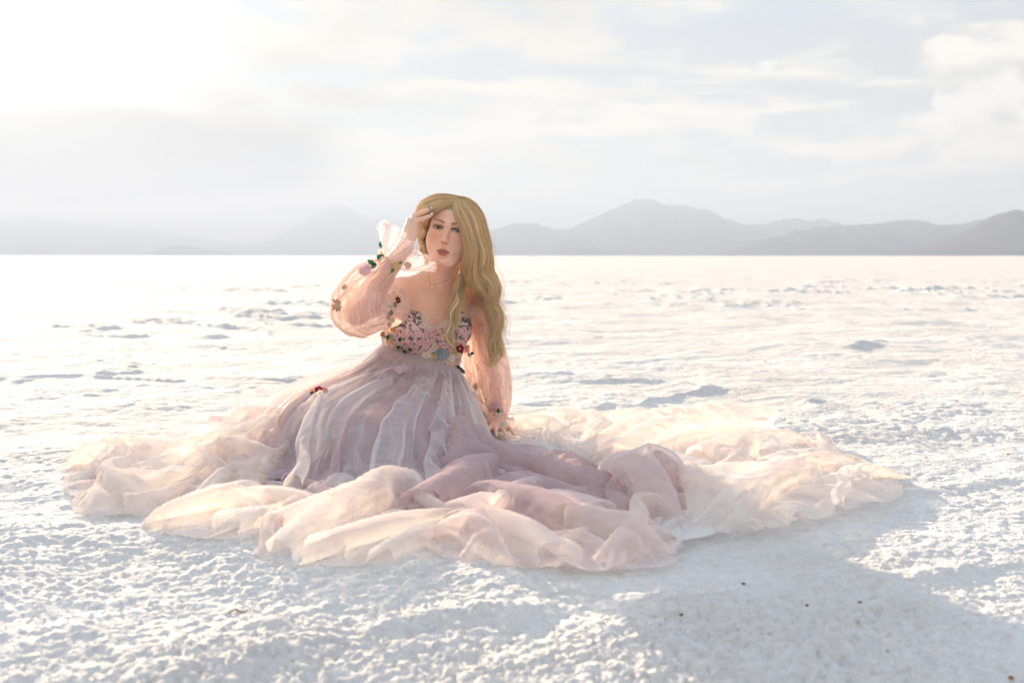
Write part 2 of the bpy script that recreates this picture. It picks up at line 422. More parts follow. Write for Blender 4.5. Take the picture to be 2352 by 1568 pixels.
# ---- the pose, measured against the photograph
BL = nrm((math.cos(rad(24)), math.sin(rad(24)), 0)); BF = nrm((math.sin(rad(24)), -math.cos(rad(24)), 0.12)); BU = nrm(np.cross(BF, BL)) * -1
if BU[2] < 0: BU = -BU
BM = np.array([BL, BF, BU])
R_SH = P(917, 676, 3.71); L_SH = P(1088, 674, 3.87)
R_EL = P(818, 716, 3.45); R_WR = P(930, 568, 3.49)
L_EL = P(1116, 832, 4.00); L_WR = P(1141, 955, 3.86)
PELV = P(957, 930, 3.82); WAIST = P(967, 862, 3.82); RIBS = P(974, 775, 3.80); CHEST = P(996, 706, 3.79)
NECK0 = P(1004, 652, 3.80); NECK1 = P(1032, 575, 3.735)
# head frame: x her left, y out of the face, z up
def head_frame(yaw, pitch, roll):
    fwd = np.array((math.sin(yaw) * math.cos(pitch), -math.cos(yaw) * math.cos(pitch), math.sin(pitch)))
    lft = nrm(np.cross(fwd, (0, 0, 1))) * -1
    up = np.cross(lft, fwd); up = up if up[2] > 0 else -up
    c, s_ = math.cos(roll), math.sin(roll)
    return np.array([lft * c - up * s_, fwd, up * c + lft * s_])
HM = head_frame(rad(-6), rad(5), rad(10))
HS = 0.985
HEAD = P(1027, 526, 3.625) - HS * 0.084 * HM[1]
def H(x, y, z): return HEAD + HS * (x * HM[0] + y * HM[1] + z * HM[2])
def HLOC(V): return ((V - HEAD) @ HM.T) / HS

def hand_prims(wrist, mids, chains, k=0.007):
    """palm from wrist to the four knuckles, then each finger as its own bent chain"""
    out = []
    for kn in mids: out.append(Cone(wrist + 0.25 * (kn - wrist), kn, 0.0135, 0.0095, 0.014))
    for ch, r in chains:
        for i in range(len(ch) - 1):
            out.append(Cone(ch[i], ch[i + 1], r * (1 - 0.10 * i), r * (1 - 0.10 * (i + 1)), 0.0035))
    return out

def torso_prims():
    p = [Ell(PELV, (.165, .125, .115), BM, .05), Ell(WAIST, (.122, .095, .10), BM, .06), Ell(RIBS, (.142, .100, .12), BM, .06),
         Ell(CHEST, (.142, .088, .085), BM, .05)]
    for s in (-1, 1):
        b = RIBS + BL * s * .072 + BF * .078 + BU * .022
        p.append(Ell(b, (.062, .056, .058), BM, .03))
    return p
def body_prims():
    p = torso_prims()
    p += [Cone(NECK0 + BU * .012, R_SH + BU * .004, .046, .040, .045), Cone(NECK0 + BU * .012, L_SH + BU * .004, .046, .040, .045)]
    p += [Cone(NECK0 - BU * .02, NECK1, .052, .0475, .035)]
    p += [Ell(R_SH, (.047, .047, .047), BM, .03), Ell(L_SH - BU * .008, (.047, .048, .05), BM, .03)]
    # collar bones, the notch and the neck tendons
    notch = NECK0 + BF * .068 - BU * .016
    for s, sh in ((-1, R_SH), (1, L_SH)):
        p.append(Cone(notch + BL * s * .014, sh + BU * .026 + BF * .026 - BL * s * .03, .0075, .0075, .016))
        p.append(Cone(notch + BL * s * .01 + BU * .004, NECK1 + HM[0] * s * .042 - HM[1] * .02, .010, .012, .018))
    p += [Cone(R_SH, R_EL, .044, .037, .03), Cone(R_EL, R_EL + .35 * (R_WR - R_EL), .036, .037, .02), Cone(R_EL + .35 * (R_WR - R_EL), R_WR, .037, .0235, .02)]
    p += [Cone(L_SH, L_EL, .045, .037, .03), Cone(L_EL, L_EL + .35 * (L_WR - L_EL), .036, .037, .02), Cone(L_EL + .35 * (L_WR - L_EL), L_WR, .037, .024, .02)]
    # legs folded to her right under the skirt
    kn1 = np.array((-.57, 3.46, .105)); an1 = np.array((-.62, 3.80, .05)); kn2 = np.array((-.42, 3.30, .085)); an2 = np.array((-.70, 3.44, .045))
    for hp, kn, an in ((PELV - BL * .07, kn1, an1), (PELV + BL * .05 + BF * .05, kn2, an2)):
        p += [Cone(hp, kn, .085, .06, .05), Cone(kn, .6 * kn + .4 * an, .057, .055, .03), Cone(.6 * kn + .4 * an, an, .055, .036, .03),
              Cone(an, an + np.array((-.13, -.03, -.03)), .034, .022, .02)]
    # raised hand: fingers slide into the hair at the temple
    w = R_WR
    kn = [P(940, 508, 3.535), P(951, 496, 3.56), P(962, 493, 3.59), P(966, 497, 3.62)]
    p.append(Cone(w, .5 * (w + .5 * (kn[1] + kn[2])), .0235, .021, .012))
    ch = [([kn[0], P(962, 505, 3.548), P(980, 499, 3.568), P(991, 494, 3.588)], .0082),
          ([kn[1], P(967, 489, 3.566), P(981, 483, 3.583), P(990, 480, 3.604)], .0084),
          ([kn[2], P(976, 482, 3.62), P(986, 474, 3.65), P(994, 470, 3.67)], .0080),
          ([kn[3], P(977, 490, 3.655), P(985, 482, 3.68), P(990, 478, 3.695)], .0070),
          ([w + .3 * (kn[0] - w) + np.array((.006, .004, 0)), P(954, 540, 3.54), P(960, 522, 3.585), P(965, 510, 3.63)], .0100)]
    p += hand_prims(w, kn, ch)
    # propped hand: palm down, fingers forward on the crust
    w = L_WR; ff = nrm((.10, -.92, 0)); ss = nrm((.92, .10, 0))
    base = w + ff * .075; base = np.array((base[0], base[1], .022))
    kn = [base + ss * o for o in (-.034, -.012, .010, .031)]
    p.append(Cone(w, .5 * (w + base), .0235, .020, .015))
    ch = []
    for i, (k0, ln, sp) in enumerate(zip(kn, (.070, .078, .072, .056), (-.18, -.05, .08, .24))):
        d = nrm(ff + ss * sp); ch.append(([k0, k0 + d * ln * .42 + np.array((0, 0, .002)), k0 + d * ln * .75 - np.array((0, 0, .006)), k0 + d * ln - np.array((0, 0, .010))], .0082 - .0004 * i))
    t0 = w + ff * .02 - ss * .014
    ch.append(([t0, t0 - ss * .032 + ff * .028 - np.array((0, 0, .018)), t0 - ss * .046 + ff * .056 - np.array((0, 0, .028))], .0100))
    p += hand_prims(w, kn, ch)
    return p

def head_prims():
    p = []
    def E(c, r, k, sub=False): p.append(Ell(H(*c), np.array(r) * HS, HM, k, sub))
    def C(a, b, ra, rb, k): p.append(Cone(H(*a), H(*b), ra * HS, rb * HS, k))
    E((0, -.018, .036), (.074, .090, .076), .02)           # skull
    E((0, .024, .034), (.064, .055, .050), .03)            # forehead
    E((0, .018, -.024), (.064, .063, .070), .03)           # mid face
    for s in (-1, 1):
        C((s * .054, -.006, -.052), (s * .024, .054, -.098), .021, .0180, .03)    # jaw line
        E((s * .042, .045, -.038), (.024, .024, .028), .028)                      # cheek
        C((s * .012, .0790, .020), (s * .046, .062, .017), .0090, .0085, .016)    # brow ridge
        E((s * .0735, -.012, -.012), (.006, .017, .029), .006)                    # ear
    C((-.009, .064, -.102), (.009, .064, -.102), .0165, .0165, .020)   # chin
    E((0, .067, -.068), (.030, .017, .024), .018)          # muzzle
    for s in (-1, 1):
        E((s * .0320, .0905, -.001), (.0180, .0125, .0112), .010, True)           # socket
        E((s * .0320, .0690, -.001), (.0148, .0145, .0140), .0035)                # lid ball
    C((0, .078, .014), (0, .0975, -.028), .0072, .0078, .012)          # nose bridge
    E((0, .1000, -.0365), (.0088, .0088, .0078), .007)     # tip
    for s in (-1, 1): E((s * .0105, .0905, -.0400), (.0064, .0085, .0062), .006)  # wings
    for s in (-1, 1): E((s * .0056, .0955, -.0470), (.0030, .0038, .0022), .002, True)
    # lips: cupid's bow above, fuller lip below, parted by a fine groove
    for s in (-1, 1): C((s * .005, .0850, -.0680), (s * .0230, .0745, -.0735), .0050, .0022, .006)
    C((-.012, .0820, -.0795), (.012, .0820, -.0795), .0062, .0062, .007)
    for s in (-1, 1): C((s * .011, .0820, -.0793), (s * .0230, .0750, -.0745), .0056, .0020, .005)
    C((-.020, .0875, -.0738), (.020, .0875, -.0738), .0015, .0015, .002); p[-1].sub = True
    E((0, .081, -.0900), (.013, .006, .0045), .010, True)  # hollow under the lip
    # almond openings of the lids
    for s in (-1, 1):
        for t in (-1, 0, 1):
            c = (s * .0320 + t * .0076, .0845, -.0008 + t * s * .0008)
            E(c, (.0070, .0090, .0046 - .0013 * abs(t)), .0012, True)
    return p

def build_body(person):
    bp = body_prims(); hp = head_prims(); ap = bp + hp
    lo = np.min([p.lo for p in ap], 0) - .02; hi = np.max([p.hi for p in ap], 0) + .02
    hl = np.min([p.lo for p in hp], 0) - .004; hh = np.max([p.hi for p in hp], 0) + .004
    ax = [axis(lo[0], hi[0], [(hl[0], hh[0], .0015), (-.56, 2, .0036)], .009),
          axis(lo[1], hi[1], [(H(0, .03, 0)[1] - .1, H(0, .03, 0)[1], .0014), (3.4, 9, .0038)], .008),
          axis(lo[2], hi[2], [(hl[2], H(0, 0, .03)[2], .0014), (0, 2, .0040)], .004)]
    f = field(ap, ax); VV, FF = surface_nets(f, ax); del f
    q = HLOC(VV); isface = (np.abs(q) < np.array((.085, .125, .125))).all(1) & (q[:, 1] > .03)
    C = np.tile(np.array((0.85, 0.535, 0.40, 1.0), np.float32), (len(VV), 1))
    # warm knuckles, elbow, shoulder flush
    nz = fbm(VV[:, 0] * 40 + VV[:, 2] * 23, VV[:, 1] * 40 + VV[:, 2] * 31, 5, 3)
    C[:, :3] *= (0.94 + 0.12 * nz)[:, None]
    # make-up and features on the face, in head coordinates
    fc = C
    ax_ = np.abs(q[:, 0]); front = isface & (q[:, 1] > .04)
    def paint(mask, colr): 
        mk = np.clip(mask, 0, 1)[:, None] * front[:, None]; fc[:, :3] = fc[:, :3] * (1 - mk) + np.array(colr) * mk
    g = lambda d2: np.exp(-d2)
    paint(.45 * g(((ax_ - .044) / .018) ** 2 + ((q[:, 2] + .034) / .018) ** 2), (.66, .27, .21))       # blush
    # brows
    bx = np.clip((ax_ - .012) / .036, 0, 1); bz = .0178 + .0066 * np.sin(bx * 1.9)
    bw = .0030 * (1 - .55 * bx) + .0005
    paint(.75 * np.clip(1.6 - np.abs(q[:, 2] - bz) / bw, 0, 1) * (ax_ > .011) * (ax_ < .050), (.15, .08, .045))
    # shadow over the lids and lash lines
    ex = (ax_ - .0320) / .0168; ez = (q[:, 2] + .0005)
    paint(.85 * g(ex ** 2 * .7 + ((ez - .0062) / .0058) ** 2), (.22, .11, .095))
    upl = .0047 * np.sqrt(np.clip(1 - ex ** 2 * .8, 0, 1))
    paint(.95 * np.clip(1.7 - np.abs(ez - upl - .0004) / .0021, 0, 1) * (np.abs(ex) < 1.15), (.035, .02, .018))
    paint(.85 * np.clip(1.5 - np.abs(ez + upl * .92) / .0014, 0, 1) * (np.abs(ex) < 1.05), (.09, .045, .04))
    # lips
    lx = np.clip(ax_ / .0240, 0, 1)
    top = -.0640 - .0095 * lx ** 1.6 - .0016 * np.clip(1 - ax_ / .004, 0, 1); bot = -.0865 + .0130 * lx ** 2.2
    lip = np.clip((top - q[:, 2]) / .0010, 0, 1) * np.clip((q[:, 2] - bot) / .0010, 0, 1) * (ax_ < .0240)
    paint(.90 * lip, (.44, .135, .12))
    paint(.6 * np.clip(1 - np.abs(q[:, 2] + .0738) / .0013, 0, 1) * (ax_ < .0225), (.16, .035, .035))  # shade of the groove between the lips, painted dark
    paint(.7 * g(((ax_ - .0058) / .0028) ** 2 + ((q[:, 2] + .0465) / .0022) ** 2), (.20, .07, .05))  # shade inside the nostrils, painted dark
    # scalp under the hair
    hz = .062 - .30 * np.clip(ax_ - .030, 0, 1) - 18 * np.clip(ax_ - .030, 0, 1) ** 2
    sc = ((q[:, 2] > hz) | (q[:, 1] < .012)) & (np.abs(q) < .14).all(1) & (q[:, 2] > -.06) & ((ax_ ** 2 + (q[:, 1] + .015) ** 2) > .055 ** 2)
    sc |= (q[:, 2] > .07) & (q[:, 2] < .13) & (ax_ < .08) & (np.abs(q[:, 1]) < .1)
    fc[sc, :3] = (.50, .36, .21)
    m, nt, N, L = material('skin')
    at = N('ShaderNodeAttribute'); at.attribute_name = 'tint'
    bs = N('ShaderNodeBsdfPrincipled'); L(at.outputs['Color'], bs.inputs['Base Color'])
    bs.inputs['Roughness'].default_value = .48; bs.inputs['Specular IOR Level'].default_value = .35
    bs.inputs['Subsurface Weight'].default_value = .35; bs.inputs['Subsurface Radius'].default_value = (1.0, .35, .18); bs.inputs['Subsurface Scale'].default_value = .012
    geo = N('ShaderNodeNewGeometry'); nn = N('ShaderNodeTexNoise'); nn.inputs['Scale'].default_value = 900; nn.inputs['Detail'].default_value = 3; L(geo.outputs['Position'], nn.inputs['Vector'])
    bp_ = N('ShaderNodeBump'); bp_.inputs['Strength'].default_value = .12; bp_.inputs['Distance'].default_value = .0004; L(nn.outputs[0], bp_.inputs['Height']); L(bp_.outputs[0], bs.inputs['Normal'])
    out = N('ShaderNodeOutputMaterial'); L(bs.outputs[0], out.inputs[0])
    o = mesh_obj('body', VV, FF, m, person, attrs={'tint': ('FLOAT_COLOR', C)})
    print('body', len(VV))
    # eyes
    def eye_mat():
        m, nt, N, L = material('eye'); at = N('ShaderNodeAttribute'); at.attribute_name = 'tint'
        bs = N('ShaderNodeBsdfPrincipled'); L(at.outputs['Color'], bs.inputs['Base Color']); bs.inputs['Roughness'].default_value = .08
        out = N('ShaderNodeOutputMaterial'); L(bs.outputs[0], out.inputs[0]); return m
    em = eye_mat()
    gaze = nrm(HM[1] * 1.0 + HM[0] * .16 + HM[2] * .06)
    for s in (-1, 1):
        c = H(s * .0320, .0690, -.001); r = .0135 * HS
        u = nrm(np.cross(gaze, HM[2])); w = np.cross(u, gaze)
        ts = np.concatenate([np.linspace(0, .62, 26), np.linspace(.68, math.pi, 14)])
        ph = np.linspace(0, 2 * math.pi, 32, endpoint=False)
        T, PH = np.meshgrid(ts, ph, indexing='ij')
        D = np.cos(T)[..., None] * gaze + np.sin(T)[..., None] * (np.cos(PH)[..., None] * u + np.sin(PH)[..., None] * w)
        rr = r * (1 + .03 * np.exp(-(T / .42) ** 4))
        Ve = (c + D * rr[..., None]).reshape(-1, 3); t = T.ravel()
        ce = np.tile(np.array((.66, .60, .58, 1)), (len(t), 1))
        iris = np.clip((.56 - t) / .04, 0, 1)[:, None]; ir = np.array((.20, .21, .12)) * (0.7 + .6 * np.clip((t - .2) / .25, 0, 1))[:, None]
        ce[:, :3] = ce[:, :3] * (1 - iris) + ir * iris
        ring = np.exp(-((t - .55) / .06) ** 2)[:, None]; ce[:, :3] = ce[:, :3] * (1 - .8 * ring) + .8 * ring * np.array((.06, .06, .04))
        pu = np.clip((.20 - t) / .03, 0, 1)[:, None]; ce[:, :3] = ce[:, :3] * (1 - pu) + pu * .01
        mesh_obj('eyeball', Ve, grid_faces(len(ts), len(ph), True), em, person, attrs={'tint': ('FLOAT_COLOR', ce)})
    return o

person = bpy.data.objects.new('person', None); col.objects.link(person)
person.empty_display_size = 0.2
tag(person, 'woman with long wavy blonde hair sitting on the salt in a blush tulle gown', 'person')
build_body(person)

# ------------------------------------------------------------------ hair
def catmull(pts, n):
    p = np.asarray(pts, float); p = np.vstack([2 * p[0] - p[1], p, 2 * p[-1] - p[-2]])
    out = []
    m = len(p) - 3
    t = np.linspace(0, m, n * 4); i = np.minimum(t.astype(int), m - 1); u = (t - i)[:, None]
    a, b, c, d = p[i], p[i + 1], p[i + 2], p[i + 3]
    q = .5 * (2 * b + (c - a) * u + (2 * a - 5 * b + 4 * c - d) * u ** 2 + (3 * b - a - 3 * c + d) * u ** 3)
    L = np.concatenate([[0], np.cumsum(np.linalg.norm(np.diff(q, axis=0), axis=1))])
    s = np.linspace(0, L[-1], n)
    return np.stack([np.interp(s, L, q[:, k]) for k in range(3)], -1)
def sdf_push(prims, pts, gap, iters=2):
    for _ in range(iters):
        d = sample_sdf(prims, pts); m = d < gap
        if not m.any(): break
        q = pts[m]; e = .002; g = np.stack([sample_sdf(prims, q + e * np.eye(3)[k]) for k in range(3)], -1) - d[m][:, None]
        g /= np.linalg.norm(g, axis=1)[:, None] + 1e-9
        gp = gap[m] if isinstance(gap, np.ndarray) else gap
        pts[m] = q + g * (gp - d[m])[:, None]
    return pts
def hair_mat(name, through):
    m, nt, N, L = material(name)
    at = N('ShaderNodeAttribute'); at.attribute_name = 'tint'
    df = N('ShaderNodeBsdfDiffuse'); L(at.outputs['Color'], df.inputs[0])
    gs = N('ShaderNodeBsdfGlossy'); gs.inputs['Roughness'].default_value = .38; gs.inputs[0].default_value = (1, .92, .78, 1)
    pb = N('ShaderNodeMixShader'); pb.inputs[0].default_value = .07; L(df.outputs[0], pb.inputs[1]); L(gs.outputs[0], pb.inputs[2])
    tr = N('ShaderNodeBsdfTranslucent'); L(at.outputs['Color'], tr.inputs[0])
    mx = N('ShaderNodeMixShader'); mx.inputs[0].default_value = through; L(pb.outputs[0], mx.inputs[1]); L(tr.outputs[0], mx.inputs[2])
    out = N('ShaderNodeOutputMaterial'); L(mx.outputs[0], out.inputs[0]); return m
HAIR = hair_mat('blonde_hair', .06); HAIR_FINE = hair_mat('blonde_hair_fine', .22)
NP = 34
def frames(c):
    T = np.gradient(c, axis=-2); T /= np.linalg.norm(T, axis=-1, keepdims=True) + 1e-9
    A = np.cross(T, np.array((0.05, 1.0, .12))); A /= np.linalg.norm(A, axis=-1, keepdims=True) + 1e-9
    return T, A, np.cross(T, A)
def locks(rng, guides, n, r0, per, wave, wl, lenv=.2, depth=.006, w0=.25, tip=.22, loose=1.0):
    """n waving locks spread across an ordered fan of guide curves; returns lock centre lines, radii, and the strands lying on them"""
    Gd = np.stack([catmull(g, NP) for g in guides]); ng = len(Gd); t = np.linspace(0, 1, NP)
    s = (np.arange(n) + .5 + rng.uniform(-.35, .35, n)) / n * (ng - 1)
    i = np.minimum(s.astype(int), ng - 2); u = (s - i)[:, None, None]
    p = Gd[i] * (1 - u) + Gd[i + 1] * u
    f = 1 - lenv * rng.random(n); idx = t[None] * f[:, None] * (NP - 1); i0 = np.minimum(idx.astype(int), NP - 2); w = (idx - i0)[..., None]
    r = np.arange(n)[:, None]; p = p[r, i0] * (1 - w) + p[r, i0 + 1] * w
    ln = np.linalg.norm(np.diff(p, axis=1), axis=2).sum(1)
    T, A, B = frames(p)
    amp = wave * (.7 + .6 * rng.random((n, 1))) * np.clip((t - w0) / .35, 0, 1)[None]
    ph = rng.random((n, 1)) * 1.6 + 6.283 * ln[:, None] / wl * (t[None] ** 1.15) + np.linspace(0, 2.5, n)[:, None]
    p = p + A * (amp * np.cos(ph))[..., None] + B * (.7 * amp * np.sin(ph))[..., None]
    p[..., 1] += rng.normal(0, depth, (n, 1)) * np.clip(t * 3, 0, 1)[None]
    rad_ = r0 * (.7 + .6 * rng.random((n, 1))) * (.45 + .55 * np.clip(t / .2, 0, 1))[None] * (1 - (1 - tip) * np.clip((t - .45) / .55, 0, 1) ** 1.6)[None]
    return p, rad_, per, loose
def lock_strands(rng, p, rad_, per, loose):
    n = len(p); t = np.linspace(0, 1, NP)
    T, A, B = frames(p)
    k = np.repeat(np.arange(n), per); m = len(k)
    ph = rng.random((m, 1)) * 6.283 + rng.normal(0, .8, (m, 1)) * t[None]
    rr = rad_[k] * (.82 + .34 * rng.random((m, 1)) + loose * .5 * rng.random((m, 1)) ** 4 * t[None]) + .0006
    q = p[k] + rr[..., None] * (np.cos(ph)[..., None] * A[k] + np.sin(ph)[..., None] * B[k])
    f = 1 - .16 * rng.random(m) ** 2; idx = t[None] * f[:, None] * (NP - 1); i0 = np.minimum(idx.astype(int), NP - 2); w = (idx - i0)[..., None]
    r = np.arange(m)[:, None]; q = q[r, i0] * (1 - w) + q[r, i0 + 1] * w
    ext = rng.random((m, 1, 1)) ** 3 * .02 * np.clip((t - .8) / .2, 0, 1)[None, :, None] ** 2
    return q + ext * rng.normal(0, 1, (m, 1, 3)), k
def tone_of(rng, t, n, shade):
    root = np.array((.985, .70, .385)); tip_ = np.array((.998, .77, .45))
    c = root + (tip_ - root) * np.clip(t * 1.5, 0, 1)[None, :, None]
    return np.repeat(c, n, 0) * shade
def lock_tubes(rng, p, rad_, shade):
    """solid body of each lock, grooved along its length"""
    n = len(p); ns = 14; T, A, B = frames(p); t = np.linspace(0, 1, NP)
    th = np.linspace(0, 2 * math.pi, ns, endpoint=False)
    gro = 1 + .10 * np.sin(th * 5 + rng.random((n, 1, 1)) * 6 + 2.5 * t[None, :, None]) + .07 * np.sin(th * 3 + rng.random((n, 1, 1)) * 6)
    R = rad_[..., None] * gro * .93
    V = p[:, :, None] + R[..., None] * (np.cos(th)[:, None] * A[:, :, None] + np.sin(th)[:, None] * B[:, :, None])
    c = tone_of(rng, t, n, shade)[:, :, None] * (1 + .14 * np.sin(th * 6 + rng.random((n, 1, 1)) * 6)[..., None] + .08 * rng.normal(0, 1, (n, 1, ns, 1)))
    C = np.ones(V.shape[:3] + (4,)); C[..., :3] = c / np.maximum(c.max(-1, keepdims=True) / .98, 1)
    F = ((np.arange(n) * NP * ns)[:, None, None] + grid_faces(NP, ns, True)[None]).reshape(-1, 4)
    return V.reshape(-1, 3), F, C.reshape(-1, 4)
def strand_tubes(rng, p, shade, radius=.00048):
    n = len(p); T, A, B = frames(p); t = np.linspace(0, 1, NP)
    rr = radius * (1 - .6 * t ** 3)[None, :] * (.7 + .7 * rng.random((n, 1)))
    V = np.stack([p + rr[..., None] * (math.cos(a) * A + math.sin(a) * B) for a in (.5, 2.6, 4.7)], 2)
    c = tone_of(rng, t, n, shade) * (1 + rng.normal(0, .09, (n, 1, 1))) * np.where(rng.random((n, 1, 1)) < .14, .72, 1)
    C = np.ones((n, NP, 3, 4)); c = c / np.maximum(c.max(-1, keepdims=True) / .98, 1); C[..., :3] = c[:, :, None]
    F = ((np.arange(n) * NP * 3)[:, None, None] + grid_faces(NP, 3, True)[None]).reshape(-1, 4)
    return V.reshape(-1, 3), F, C.reshape(-1, 4)
def build_hair(person):
    rng = np.random.default_rng(7)
    avoid = head_prims()[:9] + torso_prims() + body_prims()[6:15] + [q for q in body_prims()[15:21]]
    G_ = lambda L: [P(*q) for q in L]
    # skull-hugging roots start along the parting that runs back over the crown
    def part(t):  # 0 at the brow, 1 at the back
        return H(.005 + .004 * t, .062 - .125 * t, .078 + .118 * t - .105 * t * t)
    RT = lambda t, *rest: [part(t)] + list(rest)
    right_front = [
        RT(.02, *G_([(1042,490,3.632),(1057,515,3.622),(1068,545,3.618),(1071,575,3.625),(1066,603,3.65),(1064,630,3.69),(1090,655,3.73),(1114,690,3.76),(1122,730,3.77),(1118,775,3.78),(1120,815,3.79),(1104,842,3.79)])),
        RT(.06, *G_([(1053,488,3.630),(1067,515,3.618),(1077,548,3.612),(1084,576,3.612),(1081,600,3.625),(1073,623,3.655),(1083,642,3.685),(1106,670,3.72),(1126,697,3.74),(1134,740,3.75),(1124,785,3.76),(1130,820,3.77),(1116,848,3.77)])),
        RT(.14, *G_([(1060,480,3.635),(1076,508,3.615),(1087,545,3.607),(1095,580,3.610),(1090,610,3.625),(1096,640,3.655),(1116,672,3.69),(1132,705,3.72),(1134,745,3.73),(1142,785,3.745),(1136,825,3.755),(1122,850,3.76)])),
        RT(.25, *G_([(1066,470,3.65),(1086,500,3.625),(1097,540,3.615),(1106,580,3.62),(1105,612,3.64),(1116,645,3.67),(1132,680,3.70),(1138,720,3.72),(1148,760,3.735),(1146,805,3.75),(1134,842,3.76)])),
        RT(.38, *G_([(1070,460,3.675),(1091,488,3.655),(1104,525,3.645),(1112,565,3.65),(1120,600,3.67),(1124,635,3.69),(1138,672,3.715),(1142,715,3.735),(1145,760,3.75),(1149,805,3.76),(1140,838,3.77)])),
        RT(.52, *G_([(1068,453,3.71),(1090,475,3.70),(1106,512,3.695),(1115,555,3.70),(1124,592,3.715),(1133,630,3.73),(1142,670,3.75),(1144,715,3.765),(1149,760,3.775),(1150,805,3.78),(1144,835,3.79)]))]
    fans = [(locks(rng, right_front, 17, .0092, 75, .0125, .125, .22, .007), 1.0)]
    right_back = [
        RT(.30, *G_([(1066,462,3.68),(1082,500,3.66),(1080,545,3.665),(1074,590,3.69),(1086,630,3.73),(1110,668,3.77),(1122,710,3.79),(1126,755,3.80),(1120,800,3.80),(1112,840,3.80)])),
        RT(.62, *G_([(1076,458,3.74),(1100,490,3.74),(1108,535,3.74),(1106,585,3.75),(1108,630,3.77),(1118,675,3.79),(1128,720,3.80),(1134,765,3.80),(1138,805,3.80),(1128,845,3.80)])),
        RT(.80, *G_([(1072,458,3.79),(1098,485,3.80),(1112,530,3.80),(1119,580,3.80),(1128,630,3.81),(1140,680,3.82),(1147,730,3.82),(1150,780,3.82),(1144,835,3.82)])),
        RT(.95, *G_([(1060,470,3.82),(1085,500,3.84),(1100,545,3.84),(1110,590,3.84),(1122,640,3.84),(1134,690,3.85),(1142,740,3.85),(1140,800,3.84)]))]
    fans.append((locks(rng, right_back, 13, .0105, 40, .010, .13, .2, .006), .80))  # back locks toned darker: shade in the gaps put into the colour
    chest = [
        G_([(1066,560,3.70),(1062,600,3.70),(1056,628,3.705),(1046,655,3.69),(1040,685,3.675),(1031,712,3.665),(1034,735,3.655),(1046,755,3.65),(1030,775,3.645),(1022,790,3.645)]),
        G_([(1070,565,3.70),(1066,605,3.705),(1062,635,3.71),(1054,662,3.70),(1050,695,3.685),(1044,722,3.67),(1030,748,3.655),(1020,768,3.645),(1032,790,3.64),(1042,808,3.645)]),
        G_([(1074,570,3.71),(1072,610,3.715),(1070,640,3.72),(1066,668,3.715),(1060,700,3.70),(1058,728,3.685),(1052,752,3.67),(1040,775,3.655),(1046,798,3.65),(1062,815,3.66)])]
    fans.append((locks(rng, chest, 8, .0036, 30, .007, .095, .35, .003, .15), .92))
    sparse = [
        G_([(1066,600,3.70),(1058,630,3.705),(1040,668,3.68),(1010,690,3.67),(985,706,3.665),(958,724,3.66)]),
        G_([(1068,600,3.70),(1062,632,3.71),(1048,670,3.69),(1030,705,3.67),(1012,735,3.66),(1000,760,3.65)]),
        G_([(1110,690,3.74),(1106,715,3.75),(1090,740,3.77),(1078,765,3.76),(1092,790,3.75),(1084,806,3.75)])]
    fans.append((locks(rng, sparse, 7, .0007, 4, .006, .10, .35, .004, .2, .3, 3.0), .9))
    left_front = [
        RT(.02, *G_([(1016,477,3.640),(1000,482,3.634),(987,492,3.645),(978,508,3.670),(974,530,3.70),(977,560,3.73),(982,590,3.75),(988,612,3.77),(980,622,3.80)])),
        RT(.10, *G_([(1014,470,3.645),(994,475,3.636),(977,484,3.650),(968,500,3.685),(966,525,3.72),(970,555,3.75),(978,585,3.77),(984,608,3.80),(976,622,3.82)])),
        RT(.24, *G_([(1014,460,3.665),(990,465,3.656),(970,474,3.672),(962,492,3.71),(962,520,3.75),(968,555,3.78),(978,590,3.80),(988,625,3.83)])),
        RT(.40, *G_([(1018,453,3.69),(994,457,3.690),(974,466,3.71),(966,488,3.75),(970,520,3.79),(980,560,3.82),(992,600,3.85),(1000,640,3.87)])),
        RT(.60, *G_([(1024,449,3.73),(1002,452,3.74),(984,464,3.77),(980,490,3.81),(988,530,3.84),(1000,570,3.86),(1012,620,3.88),(1020,670,3.89)])),
        RT(.85, *G_([(1030,452,3.79),(1012,462,3.82),(1006,490,3.85),(1016,540,3.87),(1030,590,3.88),(1040,640,3.89),(1050,690,3.90)]))]
    fans.append((locks(rng, left_front, 18, .0080, 55, .006, .12, .2, .003, .3), 1.0))
    # locks by the left cheek, lit through
    lc = [G_([(978,500,3.665),(974,530,3.69),(978,560,3.70),(985,590,3.715),(990,610,3.73),(978,618,3.75)]),
          G_([(972,500,3.68),(966,530,3.71),(968,560,3.73),(976,590,3.745),(984,606,3.76),(972,616,3.78)])]
    fans.append((locks(rng, lc, 6, .0030, 22, .008, .055, .4, .004, .1), 1.0))
    t = np.linspace(0, 1, NP); Vs, Fs, Cs = [], [], []; off = 0; every = []; fine = []
    def put(V, F, C):
        nonlocal off
        Vs.append(V); Fs.append(F + off); Cs.append(C); off += len(V)
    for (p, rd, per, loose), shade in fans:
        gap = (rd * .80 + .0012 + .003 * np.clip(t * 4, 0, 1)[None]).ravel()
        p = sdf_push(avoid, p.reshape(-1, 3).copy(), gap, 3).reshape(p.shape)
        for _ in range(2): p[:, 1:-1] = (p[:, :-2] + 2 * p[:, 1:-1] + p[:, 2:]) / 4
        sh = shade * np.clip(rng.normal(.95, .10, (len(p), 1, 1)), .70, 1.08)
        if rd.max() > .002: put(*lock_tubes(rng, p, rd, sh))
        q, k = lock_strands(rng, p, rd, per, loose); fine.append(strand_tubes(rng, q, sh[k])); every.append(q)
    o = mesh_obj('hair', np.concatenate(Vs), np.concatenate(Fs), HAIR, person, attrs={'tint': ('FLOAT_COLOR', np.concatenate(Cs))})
    Vf, Ff, Cf = [], [], []; k0 = 0
